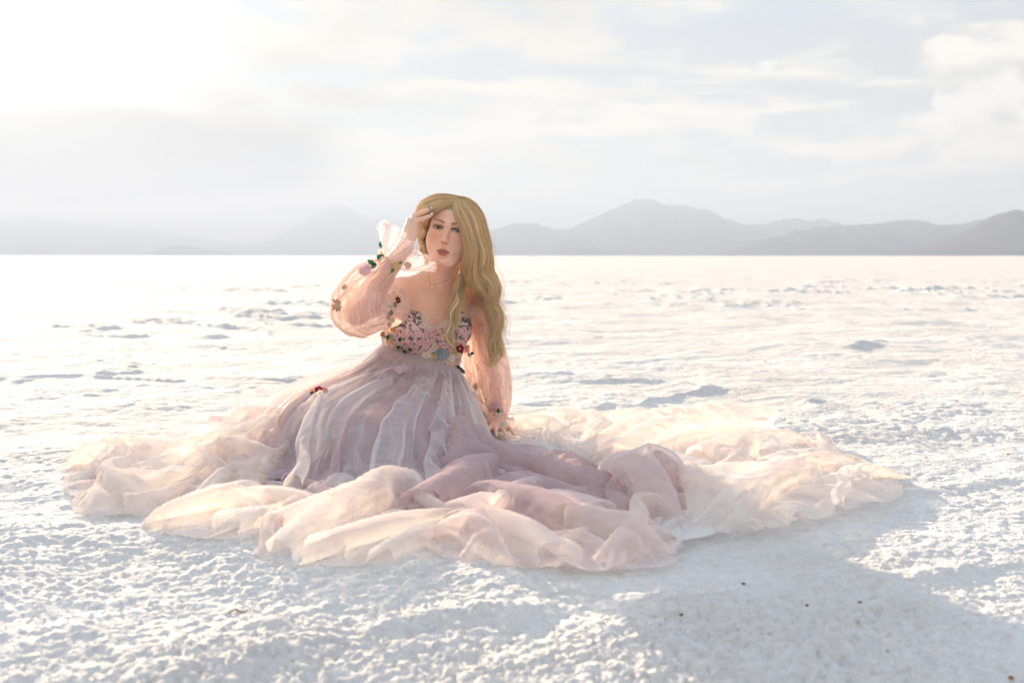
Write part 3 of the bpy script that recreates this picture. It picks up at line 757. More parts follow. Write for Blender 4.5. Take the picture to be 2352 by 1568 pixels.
    for V, F, C in fine: Vf.append(V); Ff.append(F + k0); Cf.append(C); k0 += len(V)
    mesh_obj('hair_strands', np.concatenate(Vf), np.concatenate(Ff), HAIR_FINE, o, attrs={'tint': ('FLOAT_COLOR', np.concatenate(Cf))})
    # flyaway hairs that catch the sun
    sm = np.concatenate(every); n = 420; k = rng.integers(0, len(sm), n); q = sm[k].copy(); t3 = t[None, :, None]
    q += (rng.normal(0, .016, (n, 1, 3)) + np.array((.008, 0, .006))) * t3 ** 1.2 + rng.normal(0, .010, (n, 1, 3)) * np.sin(t3 * 4 + rng.random((n, 1, 1)) * 6) * t3
    V, F, C = strand_tubes(rng, q, 1.0, .00026)
    mesh_obj('flyaway_hair', V, F, HAIR_FINE, o, attrs={'tint': ('FLOAT_COLOR', C)})
    print('hair', len(sm))
build_hair(person)

# ------------------------------------------------------------------ cloth: a small position-based solver for the tulle
def resample(p, nu, nv, wrap):
    def ax0(a, n, w):
        m = a.shape[0]
        if w: t = np.arange(n) * m / n
        else: t = np.linspace(0, m - 1, n)
        i = np.floor(t).astype(int); u = (t - i).reshape((-1,) + (1,) * (a.ndim - 1))
        ix = (lambda k: k % m) if w else (lambda k: np.clip(k, 0, m - 1))
        A, B, C, D = a[ix(i - 1)], a[ix(i)], a[ix(i + 1)], a[ix(i + 2)]
        return .5 * (2 * B + (C - A) * u + (2 * A - 5 * B + 4 * C - D) * u ** 2 + (3 * B - A - 3 * C + D) * u ** 3)
    return ax0(ax0(p, nu, wrap).swapaxes(0, 1), nv, False).swapaxes(0, 1)
def pleat_noise(rng, nu, nv, k):
    """starting ripples that run the length of the cloth, as gathers do"""
    a = rng.normal(0, 1, (k, 1, 3)); b = rng.normal(0, .45, (k, nv, 3))
    for _ in range(4): b[:, 1:-1] = (b[:, :-2] + b[:, 1:-1] + b[:, 2:]) / 3
    return resample(a + b, nu, nv, True)
def crumple(base, levels, su=1.3, sv=1.15, wrap=False, pin=None, anchor=.02, grav=.0004, floor=.004, seed=0, bend=.25, noise=.012, collide=None, pleat=None):
    """relax a sheet cut larger than its base shape: the spare cloth buckles into folds.
    base (nu,nv,3); levels [(nu,nv,steps,iters)]; su/sv spare length across / along (scalars or (nu,nv) fields)"""
    rng = np.random.default_rng(seed)
    pos = None
    for li, (nu, nv, steps, iters) in enumerate(levels):
        B = resample(base, nu, nv, wrap)
        def fld(q): return resample(np.repeat(q[..., None], 1, -1), nu, nv, wrap)[..., 0] if isinstance(q, np.ndarray) else np.full((nu, nv), float(q))
        SU, SV, AN = fld(su), fld(sv), fld(anchor)
        PN = None if pin is None else np.clip(fld(pin), 0, 1)
        if pos is None:
            nz = rng.normal(0, 1, (nu, nv, 3))
            for _ in range(2):
                nz[1:-1] = (nz[:-2] + nz[1:-1] + nz[2:]) / 3; nz[:, 1:-1] = (nz[:, :-2] + nz[:, 1:-1] + nz[:, 2:]) / 3
            if pleat is not None: nz = nz * .35 + pleat_noise(rng, nu, nv, pleat)
            pos = B + nz * noise * 1.8
        else:
            pos = resample(pos, nu, nv, wrap) + rng.normal(0, noise * .03, (nu, nv, 3))
        def dist(a, b): return np.linalg.norm(a - b, axis=-1)
        def pairs(axis, k):
            n = B.shape[axis]; out = []
            for s in range(2 * k):
                i = np.arange(n)
                sel = i[(i // k) % 2 == (s // k)] if s % k == 0 else None
                if s % k: continue
                j = sel + k
                if wrap and axis == 0:
                    if n % (2 * k) == 0: j = j % n
                    else: keep = j < n; sel, j = sel[keep], j[keep]
                else: keep = j < n; sel, j = sel[keep], j[keep]
                out.append((sel, j))
            return out
        cons = []
        def add(ai, aj, bi, bj, rest, stiff): cons.append((ai, aj, bi, bj, rest, stiff))
        W = (np.ones((nu, nv)) if PN is None else 1 - PN)
        allj = np.arange(nv); alli = np.arange(nu)
        for k, st in ((1, 1.0), (3, bend * .8 ** li)):
            for i, j in pairs(0, k):
                if len(i): add(i[:, None], allj[None], j[:, None], allj[None], None, ('u', st))
            for i, j in pairs(1, k):
                if len(i): add(alli[:, None], i[None], alli[:, None], j[None], None, ('v', st))
        for s in (0, 1):                                                   # shear
            i = np.arange(s, nu - (0 if wrap and nu % 2 == 0 else 1), 2); i2 = (i + 1) % nu
            for dj in (1, -1):
                j = np.arange(0, nv - 1) if dj == 1 else np.arange(1, nv)
                add(i[:, None], j[None], i2[:, None], (j + dj)[None], None, ('s', .35))
        full = []
        for ai, aj, bi, bj, _, (t, st) in cons:
            r = dist(B[ai, aj], B[bi, bj]); sc = SU[ai, aj] if t == 'u' else (SV[ai, aj] if t == 'v' else np.sqrt(.5 * (SU[ai, aj] ** 2 + SV[ai, aj] ** 2)))
            wa, wb = W[ai, aj], W[bi, bj]; ws = np.maximum(wa + wb, 1e-6)
            only_far = (t in 'uv') and st < 1                               # bend springs only push apart
            full.append((ai, aj, bi, bj, r * sc, (st * wa / ws)[..., None], (st * wb / ws)[..., None], only_far))
        vel = np.zeros_like(pos); free = W[..., None]
        for stp in range(steps):
            vel *= .90; vel[..., 2] -= grav
            prev = pos.copy()
            pos = pos + vel * free
            pos = pos + (B - pos) * AN[..., None] * free
            for it in range(iters):
                for ai, aj, bi, bj, r, wa, wb, push in full:
                    a = pos[ai, aj]; b = pos[bi, bj]; d = b - a; L = np.sqrt((d * d).sum(-1)) + 1e-9
                    e = (L - r) / L
                    if push: e = np.minimum(e, 0)
                    d *= e[..., None]
                    pos[ai, aj] = a + d * wa; pos[bi, bj] = b - d * wb
                pos[..., 2] = np.maximum(pos[..., 2], floor)
                if collide is not None and it == iters - 1: pos = collide(pos)
            if PN is not None: pos = pos + (B - pos) * PN[..., None]
            vel = np.clip(pos - prev, -.02, .02)
    return pos

# ------------------------------------------------------------------ the gown
from mathutils.bvhtree import BVHTree
def tulle(name, c, ct, a0, a1, tr=.5):
    """net fabric: light slips through the holes; seen edge-on the threads close up"""
    m, nt, N, L = material(name)
    d = N('ShaderNodeBsdfDiffuse'); d.inputs[0].default_value = c + (1,)
    t = N('ShaderNodeBsdfTranslucent'); t.inputs[0].default_value = ct + (1,)
    mx = N('ShaderNodeMixShader'); mx.inputs[0].default_value = tr; L(d.outputs[0], mx.inputs[1]); L(t.outputs[0], mx.inputs[2])
    hole = N('ShaderNodeBsdfTransparent')
    lw = N('ShaderNodeLayerWeight'); lw.inputs[0].default_value = .5
    pw = N('ShaderNodeMath'); pw.operation = 'POWER'; L(lw.outputs['Facing'], pw.inputs[0]); pw.inputs[1].default_value = 1.35
    mr = N('ShaderNodeMapRange'); L(pw.outputs[0], mr.inputs[0]); mr.inputs[3].default_value = a0; mr.inputs[4].default_value = a1
    m2 = N('ShaderNodeMixShader'); L(mr.outputs[0], m2.inputs[0]); L(hole.outputs[0], m2.inputs[1]); L(mx.outputs[0], m2.inputs[2])
    out = N('ShaderNodeOutputMaterial'); L(m2.outputs[0], out.inputs[0]); return m
def cloth_mat(name, c, rough=.8, tr=0.0):
    m, nt, N, L = material(name)
    b = N('ShaderNodeBsdfPrincipled'); b.inputs['Base Color'].default_value = c + (1,); b.inputs['Roughness'].default_value = rough
    b.inputs['Sheen Weight'].default_value = .2
    geo = N('ShaderNodeNewGeometry'); n = N('ShaderNodeTexNoise'); n.inputs['Scale'].default_value = 600; L(geo.outputs['Position'], n.inputs['Vector'])
    bp = N('ShaderNodeBump'); bp.inputs['Strength'].default_value = .15; bp.inputs['Distance'].default_value = .0005; L(n.outputs[0], bp.inputs['Height']); L(bp.outputs[0], b.inputs['Normal'])
    sh = b.outputs[0]
    if tr:
        t = N('ShaderNodeBsdfTranslucent'); t.inputs[0].default_value = c + (1,); x = N('ShaderNodeMixShader'); x.inputs[0].default_value = tr
        L(sh, x.inputs[1]); L(t.outputs[0], x.inputs[2]); sh = x.outputs[0]
    out = N('ShaderNodeOutputMaterial'); L(sh, out.inputs[0]); return m
TULLE = tulle('blush_tulle', (.95, .90, .88), (.98, .92, .87), .12, .80)
TULLE_DENSE = tulle('blush_tulle_layers', (.93, .83, .80), (.985, .87, .775), .26, .92)
TULLE_ROSE = tulle('rose_tulle', (.90, .79, .78), (.96, .84, .80), .26, .92)
TULLE_PALE = tulle('ivory_tulle', (.93, .92, .91), (.97, .95, .93), .30, .9)
TULLE_SLEEVE = tulle('sleeve_tulle', (.91, .75, .70), (.97, .81, .73), .34, .88)
LINING = cloth_mat('satin_lining', (.40, .30, .33), .6, .12)
TULLE_SHADED = tulle('shaded_tulle', (.66, .535, .56), (.87, .70, .68), .28, .90)  # darker mauve copy of the blush tulle, with shade put into its colour

def sheet(name, p, mat, parent, wrap=False):
    nu, nv = p.shape[:2]
    q = np.swapaxes(p, 0, 1).reshape(-1, 3)                 # rows run along v
    return mesh_obj(name, q, grid_faces(nv, nu, wrap), mat, parent)

def roll(stations, nu=26, nv=12, lean=.0, sharp=.75):
    """arched sheet: each station is (front ground spot, back ground spot, crest height)"""
    Fp = np.array([G(*s[0]) for s in stations]); Bp = np.array([G(*s[1]) for s in stations]); hh = np.array([s[2] for s in stations])
    F_ = catmull(Fp, nu); B_ = catmull(Bp, nu)
    hs = np.interp(np.linspace(0, 1, nu), np.linspace(0, 1, len(hh)), hh)
    e = np.linspace(0, 1, nu); tp = np.clip(np.minimum(e, 1 - e) / .16, 0, 1); tp = np.sqrt(tp * (2 - tp)); hs = hs * (.12 + .88 * tp)
    md = .5 * (F_ + B_); w_ = (.30 + .70 * tp)[:, None]; F_ = md + (F_ - md) * w_; B_ = md + (B_ - md) * w_
    v = np.linspace(0, 1, nv)[None, :, None]
    p = B_[:, None] * (1 - v) + F_[:, None] * v
    arch = np.sin(np.pi * np.clip(v, 0, 1)) ** sharp
    p[..., 2] += (arch[..., 0] * hs[:, None]) + .006
    out = F_ - B_; out /= np.linalg.norm(out, axis=1)[:, None] + 1e-9
    p[..., :2] += (out[:, None] * (np.sin(np.pi * v) ** 2) * hs[:, None, None] * lean)[..., :2]
    return p
def levels(nu, nv, d=7):
    out = [(max(int(nu / d), 6), max(int(nv / d), 6), 45, 12), (max(int(nu * 2 / d), 12), max(int(nv * 2 / d), 10), 32, 9), (int(nu * .6), int(nv * .6), 18, 7), (nu, nv, 8, 5)]
    return out

def build_skirt(person):
    root = bpy.data.objects.new('gown', None); col.objects.link(root); root.parent = person
    # waist seam: a tilted oval under the bust; hem: where the cloth meets the salt
    c0 = P(969, 816, 3.80)
    nU = 24
    ring0 = []
    for k in range(nU):
        a = 2 * math.pi * k / nU
        d = math.cos(a) * BL * .128 - math.sin(a) * -BF * .107
        q = c0 + d; q[2] = c0[2] - .045 * math.cos(a) - .008 * math.sin(a); ring0.append(q)
    ring0 = np.array(ring0)
    # azimuth stations (deg; 0 = her left, 90 = front) with three way-points each
    tab = [(0,  P(1084, 892, 3.86), P(1096, 945, 3.86), G(1108, 1000)),
           (35, P(1072, 890, 3.70), P(1090, 960, 3.58), G(1100, 1045)),
           (65, P(1045, 890, 3.58), P(1050, 985, 3.36), G(1050, 1090)),
           (90, P(985, 890, 3.52), P(960, 995, 3.20), G(960, 1130)),
           (112, P(915, 875, 3.50), P(860, 970, 3.16), G(850, 1135)),
           (135, P(850, 862, 3.50), P(752, 945, 3.22), G(735, 1120)),
           (155, P(808, 852, 3.55), P(690, 920, 3.34), G(640, 1095)),
           (178, P(790, 846, 3.64), P(640, 912, 3.52), G(560, 1050)),
           (205, P(800, 840, 3.80), P(660, 905, 3.80), G(560, 1000)),
           (240, P(850, 835, 3.98), P(760, 880, 4.08), G(720, 950)),
           (280, P(950, 835, 4.05), P(940, 880, 4.20), G(930, 940)),
           (325, P(1040, 860, 3.98), P(1070, 905, 4.05), G(1080, 962))]
    az = np.radians([t[0] for t in tab]); 
    def ring(j):
        q = np.array([t[j] for t in tab]); aa = np.concatenate([az - 2 * math.pi, az, az + 2 * math.pi]); qq = np.concatenate([q] * 3)
        A = np.arange(nU) * 2 * math.pi / nU; return np.stack([np.interp(A, aa, qq[:, i]) for i in range(3)], -1)
    def smooth(r):
        for _ in range(2): r = (np.roll(r, 1, 0) + 2 * r + np.roll(r, -1, 0)) / 4
        return r
    r1, r2, r3 = smooth(ring(1)), smooth(ring(2)), smooth(ring(3)); r3[:, 2] = .008
    d4 = (r3 - r2) * np.array((1, 1, 0)); d4 /= np.linalg.norm(d4, axis=1)[:, None] + .02; r4 = r3 + d4 * .13; r4[:, 2] = .006
    rows = np.stack([ring0, r1, r2, r3, r4], 1)                     # nU,4,3
    base = np.stack([catmull(rows[k], 14) for k in range(nU)]); base[..., 2] = np.maximum(base[..., 2], .006)
    vv = np.linspace(0, 1, 14)[None].repeat(nU, 0)
    ctr = base.mean(0, keepdims=True)
    lin = ctr + (base - ctr) * (1 - .05 * np.clip(vv * 3, 0, 1))[..., None]; lin[..., 2] = base[..., 2] - .012 * np.clip(vv * 3, 0, 1)
    pin = np.zeros((nU, 14)); pin[:, 0] = 1.0
    p = crumple(lin, [(48, 16, 25, 8), (96, 32, 14, 6), (192, 64, 7, 4)], 1.0 + .12 * vv + .05, 1.02, True, pin, .05, .0003, .004, 5, noise=.010)
    lining = sheet('skirt_lining', p, LINING, root, True)
    for k, (mat, ex, sd, sc) in enumerate(((TULLE_SHADED, .26, 11, 1.0), (TULLE, .34, 14, 1.05))):
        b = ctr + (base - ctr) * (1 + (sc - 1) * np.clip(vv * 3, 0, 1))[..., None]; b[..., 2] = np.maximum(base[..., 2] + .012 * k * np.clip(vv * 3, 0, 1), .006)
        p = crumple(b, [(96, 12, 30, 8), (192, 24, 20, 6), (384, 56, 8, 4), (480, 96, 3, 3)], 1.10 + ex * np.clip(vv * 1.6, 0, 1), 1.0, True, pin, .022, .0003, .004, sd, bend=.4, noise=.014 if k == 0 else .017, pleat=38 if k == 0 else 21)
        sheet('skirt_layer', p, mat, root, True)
    return root

RUFFLES = {
  'front_upper': ([((505,1205),(530,1145),.025),((620,1220),(640,1140),.04),((760,1225),(765,1135),.045),((870,1228),(875,1130),.07),((955,1222),(960,1140),.05),((1040,1235),(1045,1165),.03)], 1.46, 1.40, 2),
  'front_lower': ([((350,1190),(390,1135),.03),((440,1225),(470,1160),.04),((570,1248),(590,1175),.04),((700,1278),(700,1195),.035),((850,1288),(850,1205),.04),((990,1286),(990,1205),.04),((1100,1283),(1095,1210),.03)], 1.46, 1.40, 2),
  'front_right': ([((1020,1222),(1045,1160),.035),((1110,1228),(1120,1155),.05),((1210,1225),(1220,1140),.05),((1320,1215),(1330,1130),.055),((1430,1200),(1420,1110),.08),((1515,1190),(1500,1100),.095),((1565,1165),(1545,1115),.05)], 1.55, 1.44, 2),
  'front_right_low': ([((1010,1275),(1030,1215),.03),((1130,1285),(1140,1205),.045),((1260,1288),(1265,1200),.045),((1390,1280),(1390,1190),.05),((1490,1262),(1475,1180),.05),((1545,1235),(1530,1175),.03)], 1.55, 1.44, 2),
  'right_fold': ([((1240,1285),(1260,1210),.03),((1400,1292),(1390,1210),.04),((1530,1287),(1480,1205),.04)], 1.45, 1.35, 1),
  'pale_tail': ([((1470,1235),(1490,1175),.025),((1550,1237),(1560,1168),.035),((1635,1222),(1610,1178),.02)], 1.3, 1.25, 2),
  'inner_front': ([((620,1150),(640,1100),.02),((760,1170),(770,1120),.03),((900,1178),(900,1125),.03),((1000,1172),(1000,1110),.04),((1090,1172),(1080,1095),.06),((1190,1172),(1180,1085),.065),((1310,1170),(1290,1090),.055),((1430,1160),(1410,1090),.05)], 1.45, 1.35, 2),
  'heap': ([((975,1085),(990,1030),.03),((1050,1095),(1050,1020),.10),((1130,1095),(1125,1030),.07),((1220,1100),(1210,1040),.05),((1340,1110),(1320,1055),.035)], 1.45, 1.35, 2),
  'left_train': ([((150,1095),(195,1050),.02),((225,1152),(250,1035),.065),((320,1157),(330,1022),.075),((430,1142),(430,1022),.065),((540,1118),(530,1010),.07),((640,1100),(620,995),.08)], 1.36, 1.28, 2),
  'left_front': ([((190,1120),(230,1090),.02),((280,1160),(300,1105),.03),((370,1167),(390,1110),.04),((470,1140),(490,1095),.03),((600,1125),(610,1085),.04)], 1.45, 1.35, 1),
  'left_bulge': ([((455,1105),(480,1015),.05),((530,1120),(530,995),.10),((600,1118),(600,985),.135),((665,1100),(670,975),.13)], 1.25, 1.16, 1),
  'right_train': ([((1380,1110),(1370,1050),.035),((1530,1172),(1500,1055),.055),((1640,1197),(1620,1060),.065),((1750,1195),(1740,1062),.065),((1860,1182),(1850,1065),.06),((1975,1157),(1940,1070),.05),((2080,1128),(2030,1080),.02)], 1.34, 1.26, 2),
  'right_back': ([((1190,1020),(1195,960),.015),((1300,1050),(1280,955),.025),((1430,1065),(1400,958),.03),((1590,1075),(1560,970),.035),((1750,1080),(1700,988),.04),((1890,1085),(1840,1012),.04),((2010,1095),(1970,1052),.02)], 1.40, 1.30, 2),
}
FINE = ('front_upper', 'front_lower', 'front_right', 'front_right_low', 'right_fold', 'pale_tail', 'inner_front', 'left_front')
def build_ruffles(gown):
    mats = {'front_right': (TULLE_ROSE, TULLE_SHADED), 'front_right_low': (TULLE_DENSE, TULLE_ROSE), 'right_fold': (TULLE_ROSE,), 'pale_tail': (TULLE_PALE, TULLE_PALE), 'heap': (TULLE_SHADED, TULLE_SHADED), 'inner_front': (TULLE_SHADED, TULLE_SHADED)}  # right-front folds toned greyer, inner folds darker, to stand in for shade
    for i, (k, (st, su, sv, n)) in enumerate(RUFFLES.items()):
        b = roll(st)
        L = np.linalg.norm(np.diff(b[:, 6], axis=0), axis=1).sum()
        nu = int(np.clip(L / .0098, 42, 161)); nv = int(np.clip(np.linalg.norm(np.diff(b[13], axis=0), axis=1).sum() / .0105, 35, 63))
        for j in range(n):
            bb = b.copy()
            if j: c = bb.mean((0, 1)); bb = c + (bb - c) * np.array((.98, .95, .85))
            bb[..., 2] = np.maximum(bb[..., 2], .006)
            p = crumple(bb, levels(nu, nv, 4.6 if k in FINE else 6.5), su, sv, False, None, .013, .0005, .004, 105 + 7 * i + j, bend=.38 if k in FINE else .6, noise=.022 if k in FINE else .030)
            mt = mats.get(k, (TULLE_DENSE, TULLE))[j % len(mats.get(k, (1, 1)))]
            sheet('tulle_ruffle', p, mt, gown)
import time; _t = time.time()
gown = build_skirt(person); print('t skirt', time.time() - _t)
build_ruffles(gown); print('t ruffles', time.time() - _t)

# ------------------------------------------------------------------ bodice, sleeves, appliques, jewellery
def attr_mat(name, rough=.75, tr=0.0, spec=.3, metal=0.0):
    m, nt, N, L = material(name)
    at = N('ShaderNodeAttribute'); at.attribute_name = 'tint'
    b = N('ShaderNodeBsdfPrincipled'); L(at.outputs['Color'], b.inputs['Base Color']); b.inputs['Roughness'].default_value = rough
    b.inputs['Specular IOR Level'].default_value = spec; b.inputs['Metallic'].default_value = metal
    sh = b.outputs[0]
    if tr:
        t = N('ShaderNodeBsdfTranslucent'); L(at.outputs['Color'], t.inputs[0]); x = N('ShaderNodeMixShader'); x.inputs[0].default_value = tr
        L(sh, x.inputs[1]); L(t.outputs[0], x.inputs[2]); sh = x.outputs[0]
    out = N('ShaderNodeOutputMaterial'); L(sh, out.inputs[0]); return m
EMB = attr_mat('embroidery', .7); PETAL = attr_mat('petal_cloth', .75, .30); GOLD = attr_mat('gold', .25, 0, .5, 1.0)

def build_bodice(gown):
    tp = torso_prims()
    lo = np.min([p.lo for p in tp], 0) - .03; hi = np.max([p.hi for p in tp], 0) + .03; lo[2] = .20; hi[2] = .47
    lo[0] = max(lo[0], RIBS[0] - .22); hi[0] = RIBS[0] + .24
    ax = [axis(lo[k], hi[k], [], .0024) for k in range(3)]
    f = field(tp, ax) - .0045
    V, F = surface_nets(f, ax)
    q = (V - RIBS) @ BM.T; a, b, u = q[:, 0], q[:, 1], q[:, 2]
    front = np.clip((b + .01) / .06, 0, 1)
    top = .052 + .034 * np.exp(-((np.abs(a) - .072) / .040) ** 2) - .022 * np.exp(-(a / .026) ** 2)
    top = top * front + .045 * (1 - front)
    c0 = P(969, 816, 3.80); ca = ((V - c0) @ BL) / .128
    seam = c0[2] - .045 * np.clip(ca, -1.2, 1.2) - .014
    keep = (u < top) & (V[:, 2] > seam)
    V, F = clip_mesh(V, F, keep)
    # draw the cut edge out to a clean neckline
    q = (V - RIBS) @ BM.T; a, b, u = q[:, 0], q[:, 1], q[:, 2]
    front = np.clip((b + .01) / .06, 0, 1)
    top = (.052 + .034 * np.exp(-((np.abs(a) - .072) / .040) ** 2) - .022 * np.exp(-(a / .026) ** 2)) * front + .045 * (1 - front)
    ed = np.sort(np.concatenate([F[:, [0, 1]], F[:, [1, 2]], F[:, [2, 3]], F[:, [3, 0]]]), 1); ue, cnt = np.unique(ed, axis=0, return_counts=True)
    bd = np.zeros(len(V), bool); bd[ue[cnt == 1].ravel()] = True; bd &= (top - u) < .006
    V[bd] += BU * (top - u)[bd][:, None]
    q = (V - RIBS) @ BM.T; a, b, u = q[:, 0], q[:, 1], q[:, 2]
    C = np.ones((len(V), 4)); col_ = np.tile(np.array((.72, .53, .50)), (len(V), 1))
    s, t = a * 1.0, u * 1.0
    wx = s + .012 * fbm(s * 60, t * 60, 1, 2); wy = t + .012 * fbm(s * 60, t * 60, 9, 2)
    n1 = fbm(wx * 125, wy * 125, 21, 3); n2 = vnoise(s * 190, t * 190, 33); n3 = fbm(wx * 165 + 4, wy * 165, 44, 3); n4 = vnoise(s * 420, t * 420, 50)
    rr = np.hypot((np.abs(a) - .066) / .070, (u - .012) / .068); cup = rr < 1
    # pink clusters low on the cup, dark sprays high and outside, gold specks towards the centre
    low = u < .022 + .02 * (n1 - .5)
    col_[cup & low & (n3 > .44)] = (.66, .36, .35)
    col_[cup & low & (n3 > .44) & (n2 > .62)] = (.76, .49, .46)
    dark = cup & ((~low & (n1 > .50) & (np.abs(a) > .050)) | (low & (n3 < .36)))
    col_[dark] = (.125, .105, .10)
    gold = cup & ~low & (np.abs(a) < .056) & (n4 > .66); col_[gold] = (.62, .47, .20)
    col_[cup & (n4 > .975) & ~low] = (.92, .92, .95)
    rim = (rr > .985) & (rr < 1.035); col_[rim & (b > 0)] = (.42, .27, .25)
    side = ~cup & (n3 > .63); col_[side & (n1 > .5)] = (.62, .52, .22); col_[side & (n1 <= .5)] = (.20, .28, .16)
    col_[~cup & (n3 < .30)] = (.66, .30, .24)
    C[:, :3] = col_
    # raised stitching
    nrm_ = q @ BM; nrm_ /= np.linalg.norm(nrm_, axis=1)[:, None]
    lift = np.where(cup & (low | dark), .0016 * n2 + .0008, 0)
    V = V + nrm_ * lift[:, None]
    return mesh_obj('bodice', V, F, EMB, gown, attrs={'tint': ('FLOAT_COLOR', C)})

def tube_base(axis_pts, radii, n_u=20, n_v=22, offs=None, phase=0.0):
    """rings about a bent axis: axis points, radius at each, optional sideways offset at each"""
    c = catmull(axis_pts, n_v); r = np.interp(np.linspace(0, 1, n_v), np.linspace(0, 1, len(radii)), radii)
    if offs is not None: c = c + np.stack([np.interp(np.linspace(0, 1, n_v), np.linspace(0, 1, len(offs)), [o[k] for o in offs]) for k in range(3)], -1)
    T = np.gradient(c, axis=0); T /= np.linalg.norm(T, axis=1)[:, None]
    A = np.zeros_like(T); A[0] = nrm(np.cross(T[0], (0, 1, .3)))
    for k in range(1, n_v): A[k] = nrm(A[k - 1] - T[k] * (A[k - 1] @ T[k]))
    B = np.cross(T, A)
    th = np.linspace(0, 2 * math.pi, n_u, endpoint=False) + phase
    return c[None] + r[None, :, None] * (np.cos(th)[:, None, None] * A[None] + np.sin(th)[:, None, None] * B[None])

def build_sleeves(gown):
    out = []
    # raised arm: full bishop sleeve caught above the wrist
    fa = R_WR - R_EL; g = R_EL + .74 * fa
    pts = [R_SH + .10 * (R_EL - R_SH) + np.array((-.005, -.01, -.03)), R_SH + .45 * (R_EL - R_SH) + np.array((-.01, -.01, -.01)), R_EL + np.array((.004, -.004, .006)), R_EL + .30 * fa + np.array((-.018, 0, .016)), R_EL + .56 * fa + np.array((-.010, 0, .008)), g]
    b = tube_base(pts, [.066, .074, .074, .078, .062, .029])
    vv = np.linspace(0, 1, b.shape[1])[None].repeat(b.shape[0], 0)
    pin = np.zeros(b.shape[:2]); pin[:, 0] = .6; pin[:, -1] = 1
    root = bpy.data.objects.new('sleeve', None); col.objects.link(root); root.parent = gown
    for sd, mt in ((31, TULLE_SLEEVE), (32, TULLE_SLEEVE)):
        p = crumple(b if sd == 31 else b * .97 + .03 * b.mean(0, keepdims=True), [(24, 20, 25, 8), (48, 40, 16, 6), (96, 80, 8, 4), (192, 120, 4, 3)], 1.14 + .5 * vv ** 4, 1.02, True, pin, .05, .00015, -9, sd, noise=.008, pleat=13)
        sheet('sleeve_tulle', p, mt, root, True)
    # cuff frill: flares from the gather
    d = nrm(fa); e1 = nrm(np.cross(d, (0, 1, 0))); e2 = np.cross(d, e1)
    # lobes towards upper left and towards the face
    nu, nv = 32, 10
    th = np.linspace(0, 2 * math.pi, nu, endpoint=False); v = np.linspace(0, 1, nv)
    ctr = g[None, None] + d * (.092 * v)[None, :, None]
    dirs = np.cos(th)[:, None] * e1 + np.sin(th)[:, None] * e2
    lx = dirs[:, 0]; lob = .046 + .034 * np.clip(np.abs(lx), 0, 1) ** 1.5
    r = .028 + lob[:, None] * v[None] ** .8
    b = ctr + dirs[:, None] * r[..., None]
    b[..., 2] -= (.030 * (lx > 0) * np.abs(lx))[:, None] * v[None]
    pin = np.zeros((nu, nv)); pin[:, 0] = 1
    cuff = bpy.data.objects.new('cuff_frill', None)
    p = crumple(b, [(32, 8, 20, 8), (64, 16, 14, 6), (128, 32, 8, 4), (256, 48, 4, 3)], 1.0 + .9 * v[None].repeat(nu, 0), 1.04, True, pin, .035, .0001, -9, 41, noise=.008, pleat=12)
    sheet('cuff_frill', p, TULLE_ROSE, root, True)
    # gathered band
    b = tube_base([g - d * .008, g, g + d * .008], [.0275, .0262, .0275], 48, 6)
    b = b + (np.sin(np.arange(48) * 2.1) * .0012)[:, None, None] * nrm((-1, 0, .5))
    sheet('sleeve_band', b, TULLE_ROSE, root, True)
    out.append(root)
    # propped arm: loose sleeve falling from an off-shoulder band to the wrist
    root = bpy.data.objects.new('sleeve', None); col.objects.link(root); root.parent = gown
    ua = L_EL - L_SH; la = L_WR - L_EL
    pts = [L_SH + .40 * ua + np.array((-.002, -.005, 0)), L_SH + .62 * ua, L_EL + np.array((.0, -.03, .0)), L_EL + .45 * la + np.array((.004, -.02, 0)), L_EL + .84 * la, L_WR + .06 * la]
    b = tube_base(pts, [.052, .070, .078, .074, .060, .034])
    pin = np.zeros(b.shape[:2]); pin[:, 0] = 1; pin[:, -1] = 1
    for sd in (51, 52):
        p = crumple(b if sd == 51 else b * .95 + .05 * b.mean(0, keepdims=True), [(24, 20, 25, 8), (48, 40, 16, 6), (96, 80, 8, 4), (192, 120, 4, 3)], 1.20, 1.02, True, pin, .05, .0002, .004, sd, noise=.006, pleat=22)
        sheet('sleeve_tulle', p, TULLE_SLEEVE, root, True)
    b = tube_base([L_SH + .37 * ua, L_SH + .40 * ua, L_SH + .46 * ua], [.050, .055, .056], 40, 8)
    b = crumple(b, [(40, 8, 10, 6), (120, 16, 8, 4)], 1.25, 1.1, True, None, .08, 0, -9, 61, noise=.003)
    sheet('sleeve_band', b, TULLE_ROSE, root, True)
    b = tube_base([L_WR + .02 * la, L_WR + .10 * la, L_WR + .26 * la + np.array((.0, -.02, .01))], [.032, .040, .055], 24, 8)
    p = crumple(b, [(24, 8, 15, 6), (96, 24, 8, 4)], 1.4, 1.1, True, None, .06, .0001, .004, 63, noise=.004)
    sheet('cuff_frill', p, TULLE_SLEEVE, root, True)
    out.append(root)
    return out

